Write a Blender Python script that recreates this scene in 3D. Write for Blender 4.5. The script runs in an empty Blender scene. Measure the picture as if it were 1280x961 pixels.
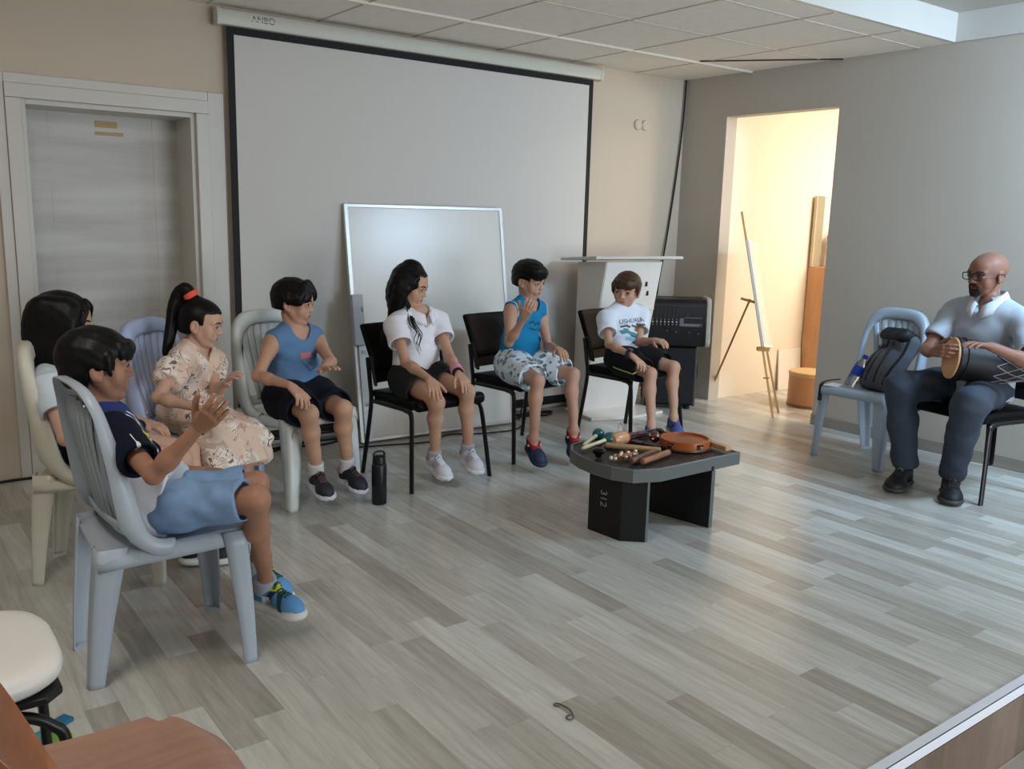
import bpy, bmesh, math, random
import numpy as np
from mathutils import Vector, Matrix
from mathutils.bvhtree import BVHTree

random.seed(7)
rng = np.random.default_rng(11)
SC = bpy.context.scene
COL = SC.collection
PI = math.pi
LOG = lambda *a: None

# ------------------------------------------------------------------ camera
# room frame: back wall is y=0 (room at y<0), right wall is x=0 (room at x<0), stage floor z=0
CAMP = np.array([-5.628, -5.270, 1.45])
CR = np.array([[0.8035135, -0.5947319, 0.0256897],      # right
               [-0.0900058, -0.1640352, -0.9823398],    # down
               [0.5884428, 0.7870111, -0.1853338]])     # forward
FPX, IW, IH = 1115.27, 1280, 961


def ray(x, y):
    d = CR.T @ np.array([(x - IW / 2) / FPX, (y - IH / 2) / FPX, 1.0])
    return d / np.linalg.norm(d)


def at_z(x, y, z):
    d = ray(x, y)
    return CAMP + d * ((z - CAMP[2]) / d[2])


def at_y(x, y, yy):
    d = ray(x, y)
    return CAMP + d * ((yy - CAMP[1]) / d[1])


def at_x(x, y, xx):
    d = ray(x, y)
    return CAMP + d * ((xx - CAMP[0]) / d[0])


def on_line(px, parent, length, far=False):
    """the joint seen at px that lies `length` from its parent joint"""
    d = ray(*px)
    parent = np.asarray(parent, float)
    t = np.dot(parent - CAMP, d)
    c = CAMP + d * t
    q = np.linalg.norm(c - parent)
    if q >= length:
        return parent + (c - parent) * (length / q)
    s = math.sqrt(length * length - q * q)
    return CAMP + d * (t + s if far else t - s)


cam = bpy.data.cameras.new('camera')
camo = bpy.data.objects.new('camera', cam)
COL.objects.link(camo)
cam.sensor_fit = 'HORIZONTAL'
cam.sensor_width = 36.0
cam.lens = FPX * 36.0 / IW
cam.clip_start = 0.05
M4 = Matrix.Identity(4)
for i in range(3):
    M4[i][0] = CR[0][i]
    M4[i][1] = -CR[1][i]
    M4[i][2] = -CR[2][i]
    M4[i][3] = CAMP[i]
camo.matrix_world = M4
SC.camera = camo
SC.view_settings.view_transform = 'Standard'
SC.view_settings.look = 'None'
SC.view_settings.gamma = 1.0
SC.view_settings.use_curve_mapping = False
SC.view_settings.exposure = 0.0

# ------------------------------------------------------------------ small vector helpers
def V(*a):
    return np.array(a, float)


def nrm(v):
    v = np.asarray(v, float)
    return v / (np.linalg.norm(v) + 1e-12)


def lerp(a, b, t):
    return np.asarray(a, float) * (1 - t) + np.asarray(b, float) * t


def azv(deg, pitch=0.0):
    a, p = math.radians(deg), math.radians(pitch)
    return V(math.cos(a) * math.cos(p), math.sin(a) * math.cos(p), math.sin(p))


def frame(fwd, up):
    """columns: right, forward, up"""
    f = nrm(fwd)
    r = nrm(np.cross(f, up))
    u = np.cross(r, f)
    return np.stack([r, f, u], 1)


def placement(x, y, az, z=0.0):
    """local frame x right, y forward, z up, forward pointing at azimuth az"""
    return Matrix.Translation((x, y, z)) @ Matrix.Rotation(math.radians(az - 90), 4, 'Z')


# ------------------------------------------------------------------ materials
def lin(c):
    return tuple(((v / 12.92) if v <= 0.04045 else ((v + 0.055) / 1.055) ** 2.4) for v in c[:3])


class NT:
    def __init__(s, m):
        s.m = m
        s.t = m.node_tree
        s.n = s.t.nodes
        s.l = s.t.links

    def node(s, typ, ins=None, **kw):
        n = s.n.new(typ)
        for k, v in kw.items():
            setattr(n, k, v)
        for k, v in (ins or {}).items():
            if hasattr(v, 'is_linked') or isinstance(v, bpy.types.NodeSocket):
                s.l.new(v, n.inputs[k])
            else:
                n.inputs[k].default_value = v
        return n

    def math(s, op, a, b=0.0, c=None):
        n = s.n.new('ShaderNodeMath')
        n.operation = op
        for i, v in enumerate((a, b) if c is None else (a, b, c)):
            if isinstance(v, bpy.types.NodeSocket):
                s.l.new(v, n.inputs[i])
            else:
                n.inputs[i].default_value = v
        return n.outputs[0]

    def mix(s, f, a, b, mode='MIX'):
        n = s.n.new('ShaderNodeMix')
        n.data_type = 'RGBA'
        n.blend_type = mode
        for k, v in ((0, f), (6, a), (7, b)):
            if isinstance(v, bpy.types.NodeSocket):
                s.l.new(v, n.inputs[k])
            else:
                n.inputs[k].default_value = v if k == 0 else tuple(v) + (1,)
        return n.outputs[2]

    def ramp(s, f, stops, interp='LINEAR'):
        n = s.n.new('ShaderNodeValToRGB')
        cr = n.color_ramp
        cr.interpolation = interp
        while len(cr.elements) < len(stops):
            cr.elements.new(0.5)
        for e, (p, c) in zip(cr.elements, stops):
            e.position = p
            e.color = tuple(c) + (1,)
        s.l.new(f, n.inputs[0])
        return n.outputs[0]


MATS = {}


def mat(name, color=None, rough=0.6, metal=0.0, spec=0.5, bump=None, var=0.0, var_scale=6.0, attr=False,
        sss=0.0, sheen=0.0, coat=0.0, trans=0.0, alpha=1.0, ior=1.45, stretch=None, emit=None):
    """procedural principled material; colour given in sRGB 0..1"""
    if name in MATS:
        return MATS[name]
    m = bpy.data.materials.new(name)
    m.use_nodes = True
    MATS[name] = m
    N = NT(m)
    p = N.n['Principled BSDF']
    tc = N.node('ShaderNodeTexCoord')
    co = tc.outputs['Object']
    if stretch:
        co = N.node('ShaderNodeMapping', {'Vector': co, 'Scale': stretch}).outputs[0]
    base = None
    if attr:
        base = N.node('ShaderNodeAttribute', attribute_name='Col').outputs['Color']
    if color is not None:
        lc = lin(color)
        if var > 0 and base is None:
            nz = N.node('ShaderNodeTexNoise', {'Vector': co, 'Scale': var_scale, 'Detail': 4.0}).outputs['Fac']
            base = N.ramp(nz, [(0.3, tuple(v * (1 - var) for v in lc)), (0.7, tuple(min(1, v * (1 + var)) for v in lc))])
        elif base is None:
            p.inputs['Base Color'].default_value = lc + (1,)
    if base is not None:
        N.l.new(base, p.inputs['Base Color'])
    p.inputs['Roughness'].default_value = rough
    p.inputs['Metallic'].default_value = metal
    p.inputs['Specular IOR Level'].default_value = spec
    p.inputs['IOR'].default_value = ior
    if sss:
        p.inputs['Subsurface Weight'].default_value = sss
        p.inputs['Subsurface Radius'].default_value = (0.012, 0.005, 0.003)
        p.inputs['Subsurface Scale'].default_value = 1.0
    if sheen:
        p.inputs['Sheen Weight'].default_value = sheen
    if coat:
        p.inputs['Coat Weight'].default_value = coat
        p.inputs['Coat Roughness'].default_value = 0.08
    if trans:
        p.inputs['Transmission Weight'].default_value = trans
    if alpha < 1:
        p.inputs['Alpha'].default_value = alpha
    if bump:
        sc, st, di = (tuple(bump) + (0.01,))[:3]
        nz = N.node('ShaderNodeTexNoise', {'Vector': co, 'Scale': sc, 'Detail': 3.0}).outputs['Fac']
        b = N.node('ShaderNodeBump', {'Height': nz, 'Strength': st, 'Distance': di})
        N.l.new(b.outputs[0], p.inputs['Normal'])
    return m


# ------------------------------------------------------------------ object helpers
def tag(o, label=None, cat=None, group=None, kind=None):
    if label:
        o['label'] = label
    if cat:
        o['category'] = cat
    if group:
        o['group'] = group
    if kind:
        o['kind'] = kind
    return o


def thing(name, label, cat, mw=None, group=None):
    o = bpy.data.objects.new(name, None)
    o.empty_display_size = 0.1
    COL.objects.link(o)
    if mw is not None:
        o.matrix_world = mw
    return tag(o, label, cat, group)


def T(x=0, y=0, z=0):
    return Matrix.Translation((x, y, z))


def link_mesh(name, me, material, parent=None):
    if material is not None:
        me.materials.append(material)
    o = bpy.data.objects.new(name, me)
    COL.objects.link(o)
    if parent is not None:
        o.parent = parent
    return o


def copy_tree(o, parent=None):
    c = o.copy()
    COL.objects.link(c)
    if parent is not None:
        c.parent = parent
        c.matrix_parent_inverse = o.matrix_parent_inverse.copy()
    for ch in list(o.children):
        copy_tree(ch, c)
    return c


class MB:
    """collects simple shapes into one mesh"""

    def __init__(s):
        s.v = []
        s.f = []

    def add(s, vs, fs):
        b = len(s.v)
        s.v.extend([tuple(float(c) for c in q) for q in vs])
        s.f.extend([tuple(i + b for i in q) for q in fs])
        return s

    def box(s, c, size, M=None):
        hx, hy, hz = [q / 2 for q in size]
        vs = [V(x, y, z) for x in (-hx, hx) for y in (-hy, hy) for z in (-hz, hz)]
        if M is not None:
            vs = [np.asarray(M) @ q for q in vs]
        vs = [q + V(*c) for q in vs]
        return s.add(vs, [(0, 1, 3, 2), (4, 6, 7, 5), (0, 4, 5, 1), (2, 3, 7, 6), (0, 2, 6, 4), (1, 5, 7, 3)])

    def tube(s, pts, r, n=10, closed=False, ry=None, up=None, caps=True):
        pts = [V(*p) for p in pts]
        m = len(pts)
        rs = r if hasattr(r, '__len__') else [r] * m
        rys = ry if hasattr(ry, '__len__') else ([ry] * m if ry else rs)
        tans = []
        for i in range(m):
            a = pts[(i - 1) % m] if (closed or i > 0) else pts[i]
            b = pts[(i + 1) % m] if (closed or i < m - 1) else pts[i]
            tans.append(nrm(b - a))
        u = V(*up) if up is not None else (V(0, 0, 1) if abs(tans[0][2]) < 0.9 else V(1, 0, 0))
        vs = []
        for i in range(m):
            t = tans[i]
            if up is not None:
                u = V(*up)
            u = u - t * np.dot(u, t)
            u = nrm(u)
            w = np.cross(t, u)
            for k in range(n):
                a = 2 * PI * k / n
                vs.append(pts[i] + w * (math.cos(a) * rs[i]) + u * (math.sin(a) * rys[i]))
        fs = []
        for i in range(m if closed else m - 1):
            j = (i + 1) % m
            for k in range(n):
                k2 = (k + 1) % n
                fs.append((i * n + k, i * n + k2, j * n + k2, j * n + k))
        if not closed and caps:
            fs.append(tuple(range(n - 1, -1, -1)))
            fs.append(tuple((m - 1) * n + k for k in range(n)))
        return s.add(vs, fs)

    def lathe(s, prof, n=32, o=(0, 0, 0), M=None, ratio=1.0):
        vs = []
        o = V(*o)
        R = np.asarray(M) if M is not None else np.eye(3)
        for r, z in prof:
            for k in range(n):
                a = 2 * PI * k / n
                vs.append(o + R @ V(r * math.cos(a), r * ratio * math.sin(a), z))
        fs = []
        m = len(prof)
        for i in range(m - 1):
            for k in range(n):
                k2 = (k + 1) % n
                fs.append((i * n + k, i * n + k2, (i + 1) * n + k2, (i + 1) * n + k))
        if prof[0][0] > 1e-6:
            fs.append(tuple(range(n - 1, -1, -1)))
        if prof[-1][0] > 1e-6:
            fs.append(tuple((m - 1) * n + k for k in range(n)))
        return s.add(vs, fs)

    def prism(s, poly, z0, z1, M=None, o=(0, 0, 0)):
        n = len(poly)
        R = np.asarray(M) if M is not None else np.eye(3)
        vs = [V(*o) + R @ V(x, y, z0) for x, y in poly] + [V(*o) + R @ V(x, y, z1) for x, y in poly]
        fs = [tuple(range(n - 1, -1, -1)), tuple(range(n, 2 * n))]
        for i in range(n):
            j = (i + 1) % n
            fs.append((i, j, n + j, n + i))
        return s.add(vs, fs)

    def sheet(s, rows, flip=False):
        m, n = len(rows), len(rows[0])
        vs = [q for r in rows for q in r]
        fs = []
        for i in range(m - 1):
            for k in range(n - 1):
                q = (i * n + k, i * n + k + 1, (i + 1) * n + k + 1, (i + 1) * n + k)
                fs.append(q[::-1] if flip else q)
        return s.add(vs, fs)

    def build(s, name, material, parent=None, bevel=0.0, seg=2, solid=0.0, smooth=True, angle=40, sub=0, offset=0.0):
        me = bpy.data.meshes.new(name)
        me.from_pydata(s.v, [], s.f)
        bm = bmesh.new()
        bm.from_mesh(me)
        bmesh.ops.remove_doubles(bm, verts=bm.verts, dist=1e-6)
        if not solid:
            bmesh.ops.recalc_face_normals(bm, faces=bm.faces)
        bm.to_mesh(me)
        bm.free()
        if smooth:
            me.shade_smooth()
            me.set_sharp_from_angle(angle=math.radians(angle))
        me.update()
        o = link_mesh(name, me, material, parent)
        if solid:
            md = o.modifiers.new('thickness', 'SOLIDIFY')
            md.thickness = solid
            md.offset = offset
        if sub:
            md = o.modifiers.new('smooth', 'SUBSURF')
            md.levels = sub
            md.render_levels = sub
        if bevel:
            md = o.modifiers.new('bevel', 'BEVEL')
            md.width = bevel
            md.segments = seg
            md.limit_method = 'ANGLE'
            md.angle_limit = math.radians(35)
            md.harden_normals = True
        return o


def smooth_path(pts, k=6, closed=False):
    pts = [V(*p) for p in pts]
    out = []
    n = len(pts)
    for i in range(n if closed else n - 1):
        p0 = pts[(i - 1) % n] if (closed or i > 0) else pts[0] * 2 - pts[1]
        p1 = pts[i]
        p2 = pts[(i + 1) % n]
        p3 = pts[(i + 2) % n] if (closed or i + 2 < n) else pts[-1] * 2 - pts[-2]
        for j in range(k):
            t = j / k
            out.append(0.5 * ((2 * p1) + (p2 - p0) * t + (2 * p0 - 5 * p1 + 4 * p2 - p3) * t * t
                              + (3 * p1 - p0 - 3 * p2 + p3) * t ** 3))
    if not closed:
        out.append(pts[-1])
    return out


# ------------------------------------------------------------------ implicit surfaces (organic shapes)
class SF:
    """signed field of blended shapes, turned into one continuous mesh by surface nets"""

    def __init__(s):
        s.ops = []
        s.full = []

    def add(s, prim, k=0.0, op='u'):
        s.ops.append((prim[0], prim[1], k, op))
        return s

    def rc(s, a, b, r1, r2=None, k=0.0, op='u'):
        return s.add(P_rc(a, b, r1, r1 if r2 is None else r2), k, op)

    def ell(s, c, r, M=None, k=0.0, op='u'):
        return s.add(P_ell(c, r, M), k, op)

    def mesh(s, name, step=0.005, fine=(), fstep=0.003, pad=0.02, paint=None, wob=None):
        los = [b[0] for f, b, k, op in s.ops if op == 'u']
        his = [b[1] for f, b, k, op in s.ops if op == 'u']
        lo = np.min(los, 0) - pad
        hi = np.max(his, 0) + pad
        ax = []
        for a in range(3):
            iv = [(f[0][a], f[1][a]) for f in fine]
            x = lo[a]
            xs = [x]
            while x < hi[a]:
                st = step
                for p, q in iv:
                    if p - step * 0.5 <= x <= q:
                        st = fstep
                x += st
                xs.append(x)
            ax.append(np.array(xs))
        xs, ys, zs = ax
        D = np.full((len(xs), len(ys), len(zs)), 0.5, np.float32)
        for fn, bb, k, op in s.ops:
            mg = max(k, 0) + 3.2 * step
            if op == 'i':
                sl = (slice(None),) * 3
            else:
                sl = tuple(slice(max(0, np.searchsorted(a, bb[0][i] - mg) - 1), np.searchsorted(a, bb[1][i] + mg) + 1)
                           for i, a in enumerate(ax))
            X = xs[sl[0]][:, None, None]
            Y = ys[sl[1]][None, :, None]
            Z = zs[sl[2]][None, None, :]
            if X.size == 0 or Y.size == 0 or Z.size == 0:
                continue
            d = fn(X, Y, Z)
            a = D[sl]
            if op == 'u':
                r = np.minimum(a, d)
                if k > 0:
                    h = np.maximum(k - np.abs(a - d), 0) / k
                    r = r - h * h * k * 0.25
            else:
                d = -d if op == 's' else d
                r = np.maximum(a, d)
                if k > 0:
                    h = np.maximum(k - np.abs(a - d), 0) / k
                    r = r + h * h * k * 0.25
            D[sl] = r
        if wob:
            am, fr = wob
            X = xs[:, None, None]
            Y = ys[None, :, None]
            Z = zs[None, None, :]
            D += (am * (np.sin(fr * X + 1.3 * np.sin(fr * 0.7 * Z)) * np.sin(fr * 0.9 * Y + 2.1 * np.sin(fr * 0.5 * Z + 1))
                  + 0.6 * np.sin(fr * 1.7 * (Z + 0.6 * X) + np.sin(fr * Y)))).astype(np.float32)
        return nets(name, D, xs, ys, zs, paint)


def nets(name, D, xs, ys, zs, paint=None):
    S = D < 0
    n0, n1, n2 = D.shape
    cnt = np.zeros((n0 - 1, n1 - 1, n2 - 1), np.uint8)
    offs = [(i, j, k) for i in (0, 1) for j in (0, 1) for k in (0, 1)]
    for i, j, k in offs:
        cnt += S[i:n0 - 1 + i, j:n1 - 1 + j, k:n2 - 1 + k]
    act = (cnt > 0) & (cnt < 8)
    idx = np.argwhere(act)
    vals = np.stack([D[idx[:, 0] + i, idx[:, 1] + j, idx[:, 2] + k] for i, j, k in offs], 1).astype(np.float64)
    acc = np.zeros((len(idx), 3))
    num = np.zeros(len(idx))
    for a in range(8):
        for b in range(a + 1, 8):
            oa, ob = np.array(offs[a]), np.array(offs[b])
            if np.abs(oa - ob).sum() != 1:
                continue
            va, vb = vals[:, a], vals[:, b]
            mk = (va < 0) != (vb < 0)
            t = np.where(mk, va / np.where(mk, va - vb, 1), 0)
            acc += np.where(mk[:, None], oa[None] + t[:, None] * (ob - oa)[None], 0)
            num += mk
    p = idx + acc / np.maximum(num, 1)[:, None]
    co = np.stack([np.interp(p[:, a], np.arange(len(g)), g) for a, g in enumerate((xs, ys, zs))], 1)
    im = np.full(act.shape, -1, np.int32)
    im[act] = np.arange(len(idx))
    quads = []
    for a in range(3):
        sl0 = [slice(1, -1)] * 3
        sl1 = [slice(1, -1)] * 3
        sl0[a] = slice(0, -1)
        sl1[a] = slice(1, None)
        s0, s1 = S[tuple(sl0)], S[tuple(sl1)]
        e = np.argwhere(s0 != s1)
        if len(e) == 0:
            continue
        inside_first = s0[tuple(e.T)]
        b = e.copy()
        for q in range(3):
            if q != a:
                b[:, q] += 1
        c, d = (a + 1) % 3, (a + 2) % 3
        def g(dc, dd):
            h = b.copy()
            h[:, c] -= dc
            h[:, d] -= dd
            return im[tuple(h.T)]
        Q = np.stack([g(1, 1), g(0, 1), g(0, 0), g(1, 0)], 1)
        Q[~inside_first] = Q[~inside_first][:, ::-1]
        quads.append(Q)
    Q = np.concatenate(quads).astype(np.int32)
    Q = Q[(Q >= 0).all(1)]
    me = bpy.data.meshes.new(name)
    me.vertices.add(len(co))
    me.vertices.foreach_set('co', co.astype(np.float32).ravel())
    me.loops.add(Q.size)
    me.loops.foreach_set('vertex_index', Q.ravel())
    me.polygons.add(len(Q))
    me.polygons.foreach_set('loop_start', np.arange(0, Q.size, 4, dtype=np.int32))
    me.update(calc_edges=True)
    me.shade_smooth()
    if paint is not None:
        c = paint(co)
        at = me.color_attributes.new('Col', 'FLOAT_COLOR', 'POINT')
        at.data.foreach_set('color', np.concatenate([c, np.ones((len(c), 1))], 1).astype(np.float32).ravel())
    return me


def shift(me, o):
    n = len(me.vertices)
    a = np.empty(n * 3, np.float32)
    me.vertices.foreach_get('co', a)
    a = a.reshape(-1, 3) - np.asarray(o, np.float32)[None]
    me.vertices.foreach_set('co', a.ravel())
    me.update()
    return me


def P_rc(a, b, r1, r2):
    a, b = np.asarray(a, float), np.asarray(b, float)
    ab = b - a
    L2 = max(np.dot(ab, ab), 1e-12)
    bb = (np.minimum(a - r1, b - r2), np.maximum(a + r1, b + r2))

    def fn(X, Y, Z):
        px, py, pz = X - a[0], Y - a[1], Z - a[2]
        t = np.clip((px * ab[0] + py * ab[1] + pz * ab[2]) / L2, 0, 1)
        return np.sqrt((px - t * ab[0]) ** 2 + (py - t * ab[1]) ** 2 + (pz - t * ab[2]) ** 2) - (r1 + (r2 - r1) * t)
    return fn, bb


def P_ell(c, r, M=None):
    c, r = np.asarray(c, float), np.asarray(r, float)
    R = np.eye(3) if M is None else np.asarray(M)
    e = np.sqrt(((R * r[None, :]) ** 2).sum(1))
    bb = (c - e, c + e)

    def fn(X, Y, Z):
        p = [X - c[0], Y - c[1], Z - c[2]]
        q = [(p[0] * R[0, i] + p[1] * R[1, i] + p[2] * R[2, i]) / r[i] for i in range(3)]
        k0 = np.sqrt(q[0] ** 2 + q[1] ** 2 + q[2] ** 2) + 1e-9
        k1 = np.sqrt((q[0] / r[0]) ** 2 + (q[1] / r[1]) ** 2 + (q[2] / r[2]) ** 2) + 1e-9
        return k0 * (k0 - 1) / k1
    return fn, bb


def P_box(c, h, M=None, rnd=0.0):
    c, h = np.asarray(c, float), np.asarray(h, float)
    R = np.eye(3) if M is None else np.asarray(M)
    e = (np.abs(R) * h[None, :]).sum(1)
    bb = (c - e, c + e)
    hh = h - rnd

    def fn(X, Y, Z):
        p = [X - c[0], Y - c[1], Z - c[2]]
        q = [np.abs(p[0] * R[0, i] + p[1] * R[1, i] + p[2] * R[2, i]) - hh[i] for i in range(3)]
        return (np.sqrt(np.maximum(q[0], 0) ** 2 + np.maximum(q[1], 0) ** 2 + np.maximum(q[2], 0) ** 2)
                + np.minimum(np.maximum(q[0], np.maximum(q[1], q[2])), 0) - rnd)
    return fn, bb


def P_cc(a, b, r1, r2, right=None, ratio=1.0, rnd=0.004, fold=0.0, nf=9, ph=0.0):
    """capped cone with flat ends, elliptic section (ratio = depth/width), optional folds"""
    a, b = np.asarray(a, float), np.asarray(b, float)
    L = np.linalg.norm(b - a)
    w = (b - a) / L
    rr = V(1, 0, 0) if right is None else np.asarray(right, float)
    if abs(np.dot(nrm(rr), w)) > 0.95:
        rr = V(0, 1, 0.1)
    u = nrm(rr - w * np.dot(rr, w))
    v = np.cross(w, u)
    rm = max(r1, r2) * max(1, ratio) + fold
    bb = (np.minimum(a, b) - rm, np.maximum(a, b) + rm)

    def fn(X, Y, Z):
        px, py, pz = X - a[0], Y - a[1], Z - a[2]
        h = px * w[0] + py * w[1] + pz * w[2]
        pu = px * u[0] + py * u[1] + pz * u[2]
        pv = (px * v[0] + py * v[1] + pz * v[2]) / ratio
        t = np.clip(h / L, 0, 1)
        q = np.sqrt(pu * pu + pv * pv) - (r1 + (r2 - r1) * t)
        if fold:
            q = q - fold * t * np.sin(nf * np.arctan2(pv, pu) + ph + 2.0 * t)
        ax = np.abs(h - L / 2) - L / 2
        q, ax = q + rnd, ax + rnd
        return np.minimum(np.maximum(q, ax), 0) + np.sqrt(np.maximum(q, 0) ** 2 + np.maximum(ax, 0) ** 2) - rnd
    return fn, bb


def P_half(c, n):
    c, n = np.asarray(c, float), nrm(n)
    bb = (c - 9, c + 9)
    return (lambda X, Y, Z: (X - c[0]) * n[0] + (Y - c[1]) * n[1] + (Z - c[2]) * n[2]), bb


def bvh_of(me, off=(0, 0, 0)):
    n = len(me.vertices)
    a = np.empty(n * 3, np.float32)
    me.vertices.foreach_get('co', a)
    a = a.reshape(-1, 3) + np.asarray(off, np.float32)
    return BVHTree.FromPolygons([tuple(float(c) for c in q) for q in a], [tuple(p.vertices) for p in me.polygons])


def decal(name, bvh, polys, o, u, v, d, material, parent, off, lift=0.0015, cell=0.006, back=0.15, thick=0.0):
    """2-D shapes (u,v) printed onto a surface along direction d"""
    bm = bmesh.new()
    for poly in polys:
        try:
            bm.faces.new([bm.verts.new((x, y, 0)) for x, y in poly])
        except ValueError:
            pass
    bmesh.ops.triangulate(bm, faces=bm.faces[:])
    for _ in range(4):
        es = [e for e in bm.edges if e.calc_length() > cell]
        if not es:
            break
        bmesh.ops.subdivide_edges(bm, edges=es, cuts=1, use_grid_fill=False)
        bmesh.ops.triangulate(bm, faces=[f for f in bm.faces if len(f.verts) > 3])
    o, u, v, d = (np.asarray(q, float) for q in (o, u, v, nrm(d)))
    kill = []
    for vt in bm.verts:
        p = o + u * vt.co.x + v * vt.co.y - d * back
        h = bvh.ray_cast(Vector(p), Vector(d), back * 2.5)
        if h[0] is None:
            kill.append(vt)
        else:
            nn = h[1] if h[1].dot(Vector(d)) < 0 else -h[1]
            vt.co = h[0] + nn * lift - Vector(off)
    bmesh.ops.delete(bm, geom=kill, context='VERTS')
    if not bm.faces:
        bm.free()
        return None
    me = bpy.data.meshes.new(name)
    bmesh.ops.recalc_face_normals(bm, faces=bm.faces)
    bm.to_mesh(me)
    bm.free()
    me.shade_smooth()
    ob = link_mesh(name, me, material, parent)
    if thick:
        md = ob.modifiers.new('thickness', 'SOLIDIFY')
        md.thickness = thick
        md.offset = 0
    return ob


def text_polys(txt, size):
    cu = bpy.data.curves.new('lettering', 'FONT')
    cu.body = txt
    cu.size = size
    cu.align_x = 'CENTER'
    cu.align_y = 'CENTER'
    o = bpy.data.objects.new('lettering', cu)
    COL.objects.link(o)
    me = bpy.data.meshes.new_from_object(o.evaluated_get(bpy.context.evaluated_depsgraph_get()))
    out = [[(me.vertices[i].co.x, me.vertices[i].co.y) for i in p.vertices] for p in me.polygons]
    bpy.data.objects.remove(o)
    bpy.data.curves.remove(cu)
    bpy.data.meshes.remove(me)
    return out


def text_mesh(name, txt, size, material, parent, M):
    mb = MB()
    for poly in text_polys(txt, size):
        mb.add([np.asarray((M @ Vector((x, y, 0)))) for x, y in poly], [tuple(range(len(poly)))])
    return mb.build(name, material, parent, solid=0.0004, smooth=False)


def ribbon(pts, w):
    """2-D stroke outline as quads"""
    out = []
    for (x0, y0), (x1, y1) in zip(pts[:-1], pts[1:]):
        dx, dy = x1 - x0, y1 - y0
        l = math.hypot(dx, dy) + 1e-9
        ex, ey = dx / l * w * 0.3, dy / l * w * 0.3
        nx, ny = -dy / l * w / 2, dx / l * w / 2
        out.append([(x0 - ex + nx, y0 - ey + ny), (x0 - ex - nx, y0 - ey - ny), (x1 + ex - nx, y1 + ey - ny), (x1 + ex + nx, y1 + ey + ny)])
    return out
# ------------------------------------------------------------------ setting
def struct(name, mb, m, label=None, parent=None, **kw):
    o = mb.build(name, m, parent, **kw)
    if parent is None:
        o['kind'] = 'structure'
    if label:
        o['label'] = label
    return o


def laminate(name, tones, across='X', width=0.097, length=0.62, rough=0.3, shift_=0.0):
    m = bpy.data.materials.new(name)
    m.use_nodes = True
    N = NT(m)
    p = N.n['Principled BSDF']
    tc = N.node('ShaderNodeTexCoord')
    sep = N.node('ShaderNodeSeparateXYZ', {0: tc.outputs['Object']})
    a = sep.outputs['X']
    b = sep.outputs['Y' if across == 'X' else 'Z']
    u = N.math('DIVIDE', N.math('ADD', a, 50.0 + shift_), width)
    iu = N.math('FLOOR', u)
    fu = N.math('SUBTRACT', u, iu)
    w1 = N.node('ShaderNodeTexWhiteNoise', {'W': iu}, noise_dimensions='1D').outputs['Value']
    v = N.math('ADD', N.math('DIVIDE', N.math('ADD', b, 50.0), length), N.math('MULTIPLY', w1, 5.0))
    iv = N.math('FLOOR', v)
    fv = N.math('SUBTRACT', v, iv)
    cmb = N.node('ShaderNodeCombineXYZ', {0: iu, 1: iv})
    w2 = N.node('ShaderNodeTexWhiteNoise', {'Vector': cmb.outputs[0]}, noise_dimensions='3D')
    tone = N.ramp(w2.outputs['Value'], [(i / (len(tones) - 1), lin(t)) for i, t in enumerate(tones)])
    sc = (42.0, 3.2, 3.2) if across == 'X' else (42.0, 42.0, 2.4)
    off = N.node('ShaderNodeVectorMath', {0: tc.outputs['Object'], 1: w2.outputs['Color']}, operation='ADD')
    mp = N.node('ShaderNodeMapping', {'Vector': off.outputs[0], 'Scale': sc})
    nz = N.node('ShaderNodeTexNoise', {'Vector': mp.outputs[0], 'Scale': 1.0, 'Detail': 5.0, 'Distortion': 0.8}).outputs['Fac']
    mp2 = N.node('ShaderNodeMapping', {'Vector': off.outputs[0], 'Scale': tuple(q * 0.3 for q in sc)})
    nz2 = N.node('ShaderNodeTexNoise', {'Vector': mp2.outputs[0], 'Scale': 1.0, 'Detail': 4.0, 'Distortion': 4.0}).outputs['Fac']
    g = N.ramp(nz, [(0.33, (0.86, 0.855, 0.85)), (0.62, (1.05, 1.05, 1.05))])
    g2 = N.ramp(nz2, [(0.35, (0.88, 0.87, 0.85)), (0.6, (1.05, 1.05, 1.05))])
    c = N.mix(0.75, tone, g, 'MULTIPLY')
    c = N.mix(0.8, c, g2, 'MULTIPLY')
    e1 = N.math('MINIMUM', fu, N.math('SUBTRACT', 1.0, fu))
    e2 = N.math('MULTIPLY', N.math('MINIMUM', fv, N.math('SUBTRACT', 1.0, fv)), length / width)
    ed = N.math('LESS_THAN', N.math('MINIMUM', e1, e2), 0.011)
    c = N.mix(N.math('MULTIPLY', ed, 0.16), c, lin((0.33, 0.30, 0.27)))
    N.l.new(c, p.inputs['Base Color'])
    r = N.math('ADD', rough, N.math('MULTIPLY', nz, 0.1))
    N.l.new(r, p.inputs['Roughness'])
    bmp = N.node('ShaderNodeBump', {'Height': nz, 'Strength': 0.05, 'Distance': 0.002})
    N.l.new(bmp.outputs[0], p.inputs['Normal'])
    p.inputs['Specular IOR Level'].default_value = 0.5
    return m


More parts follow.
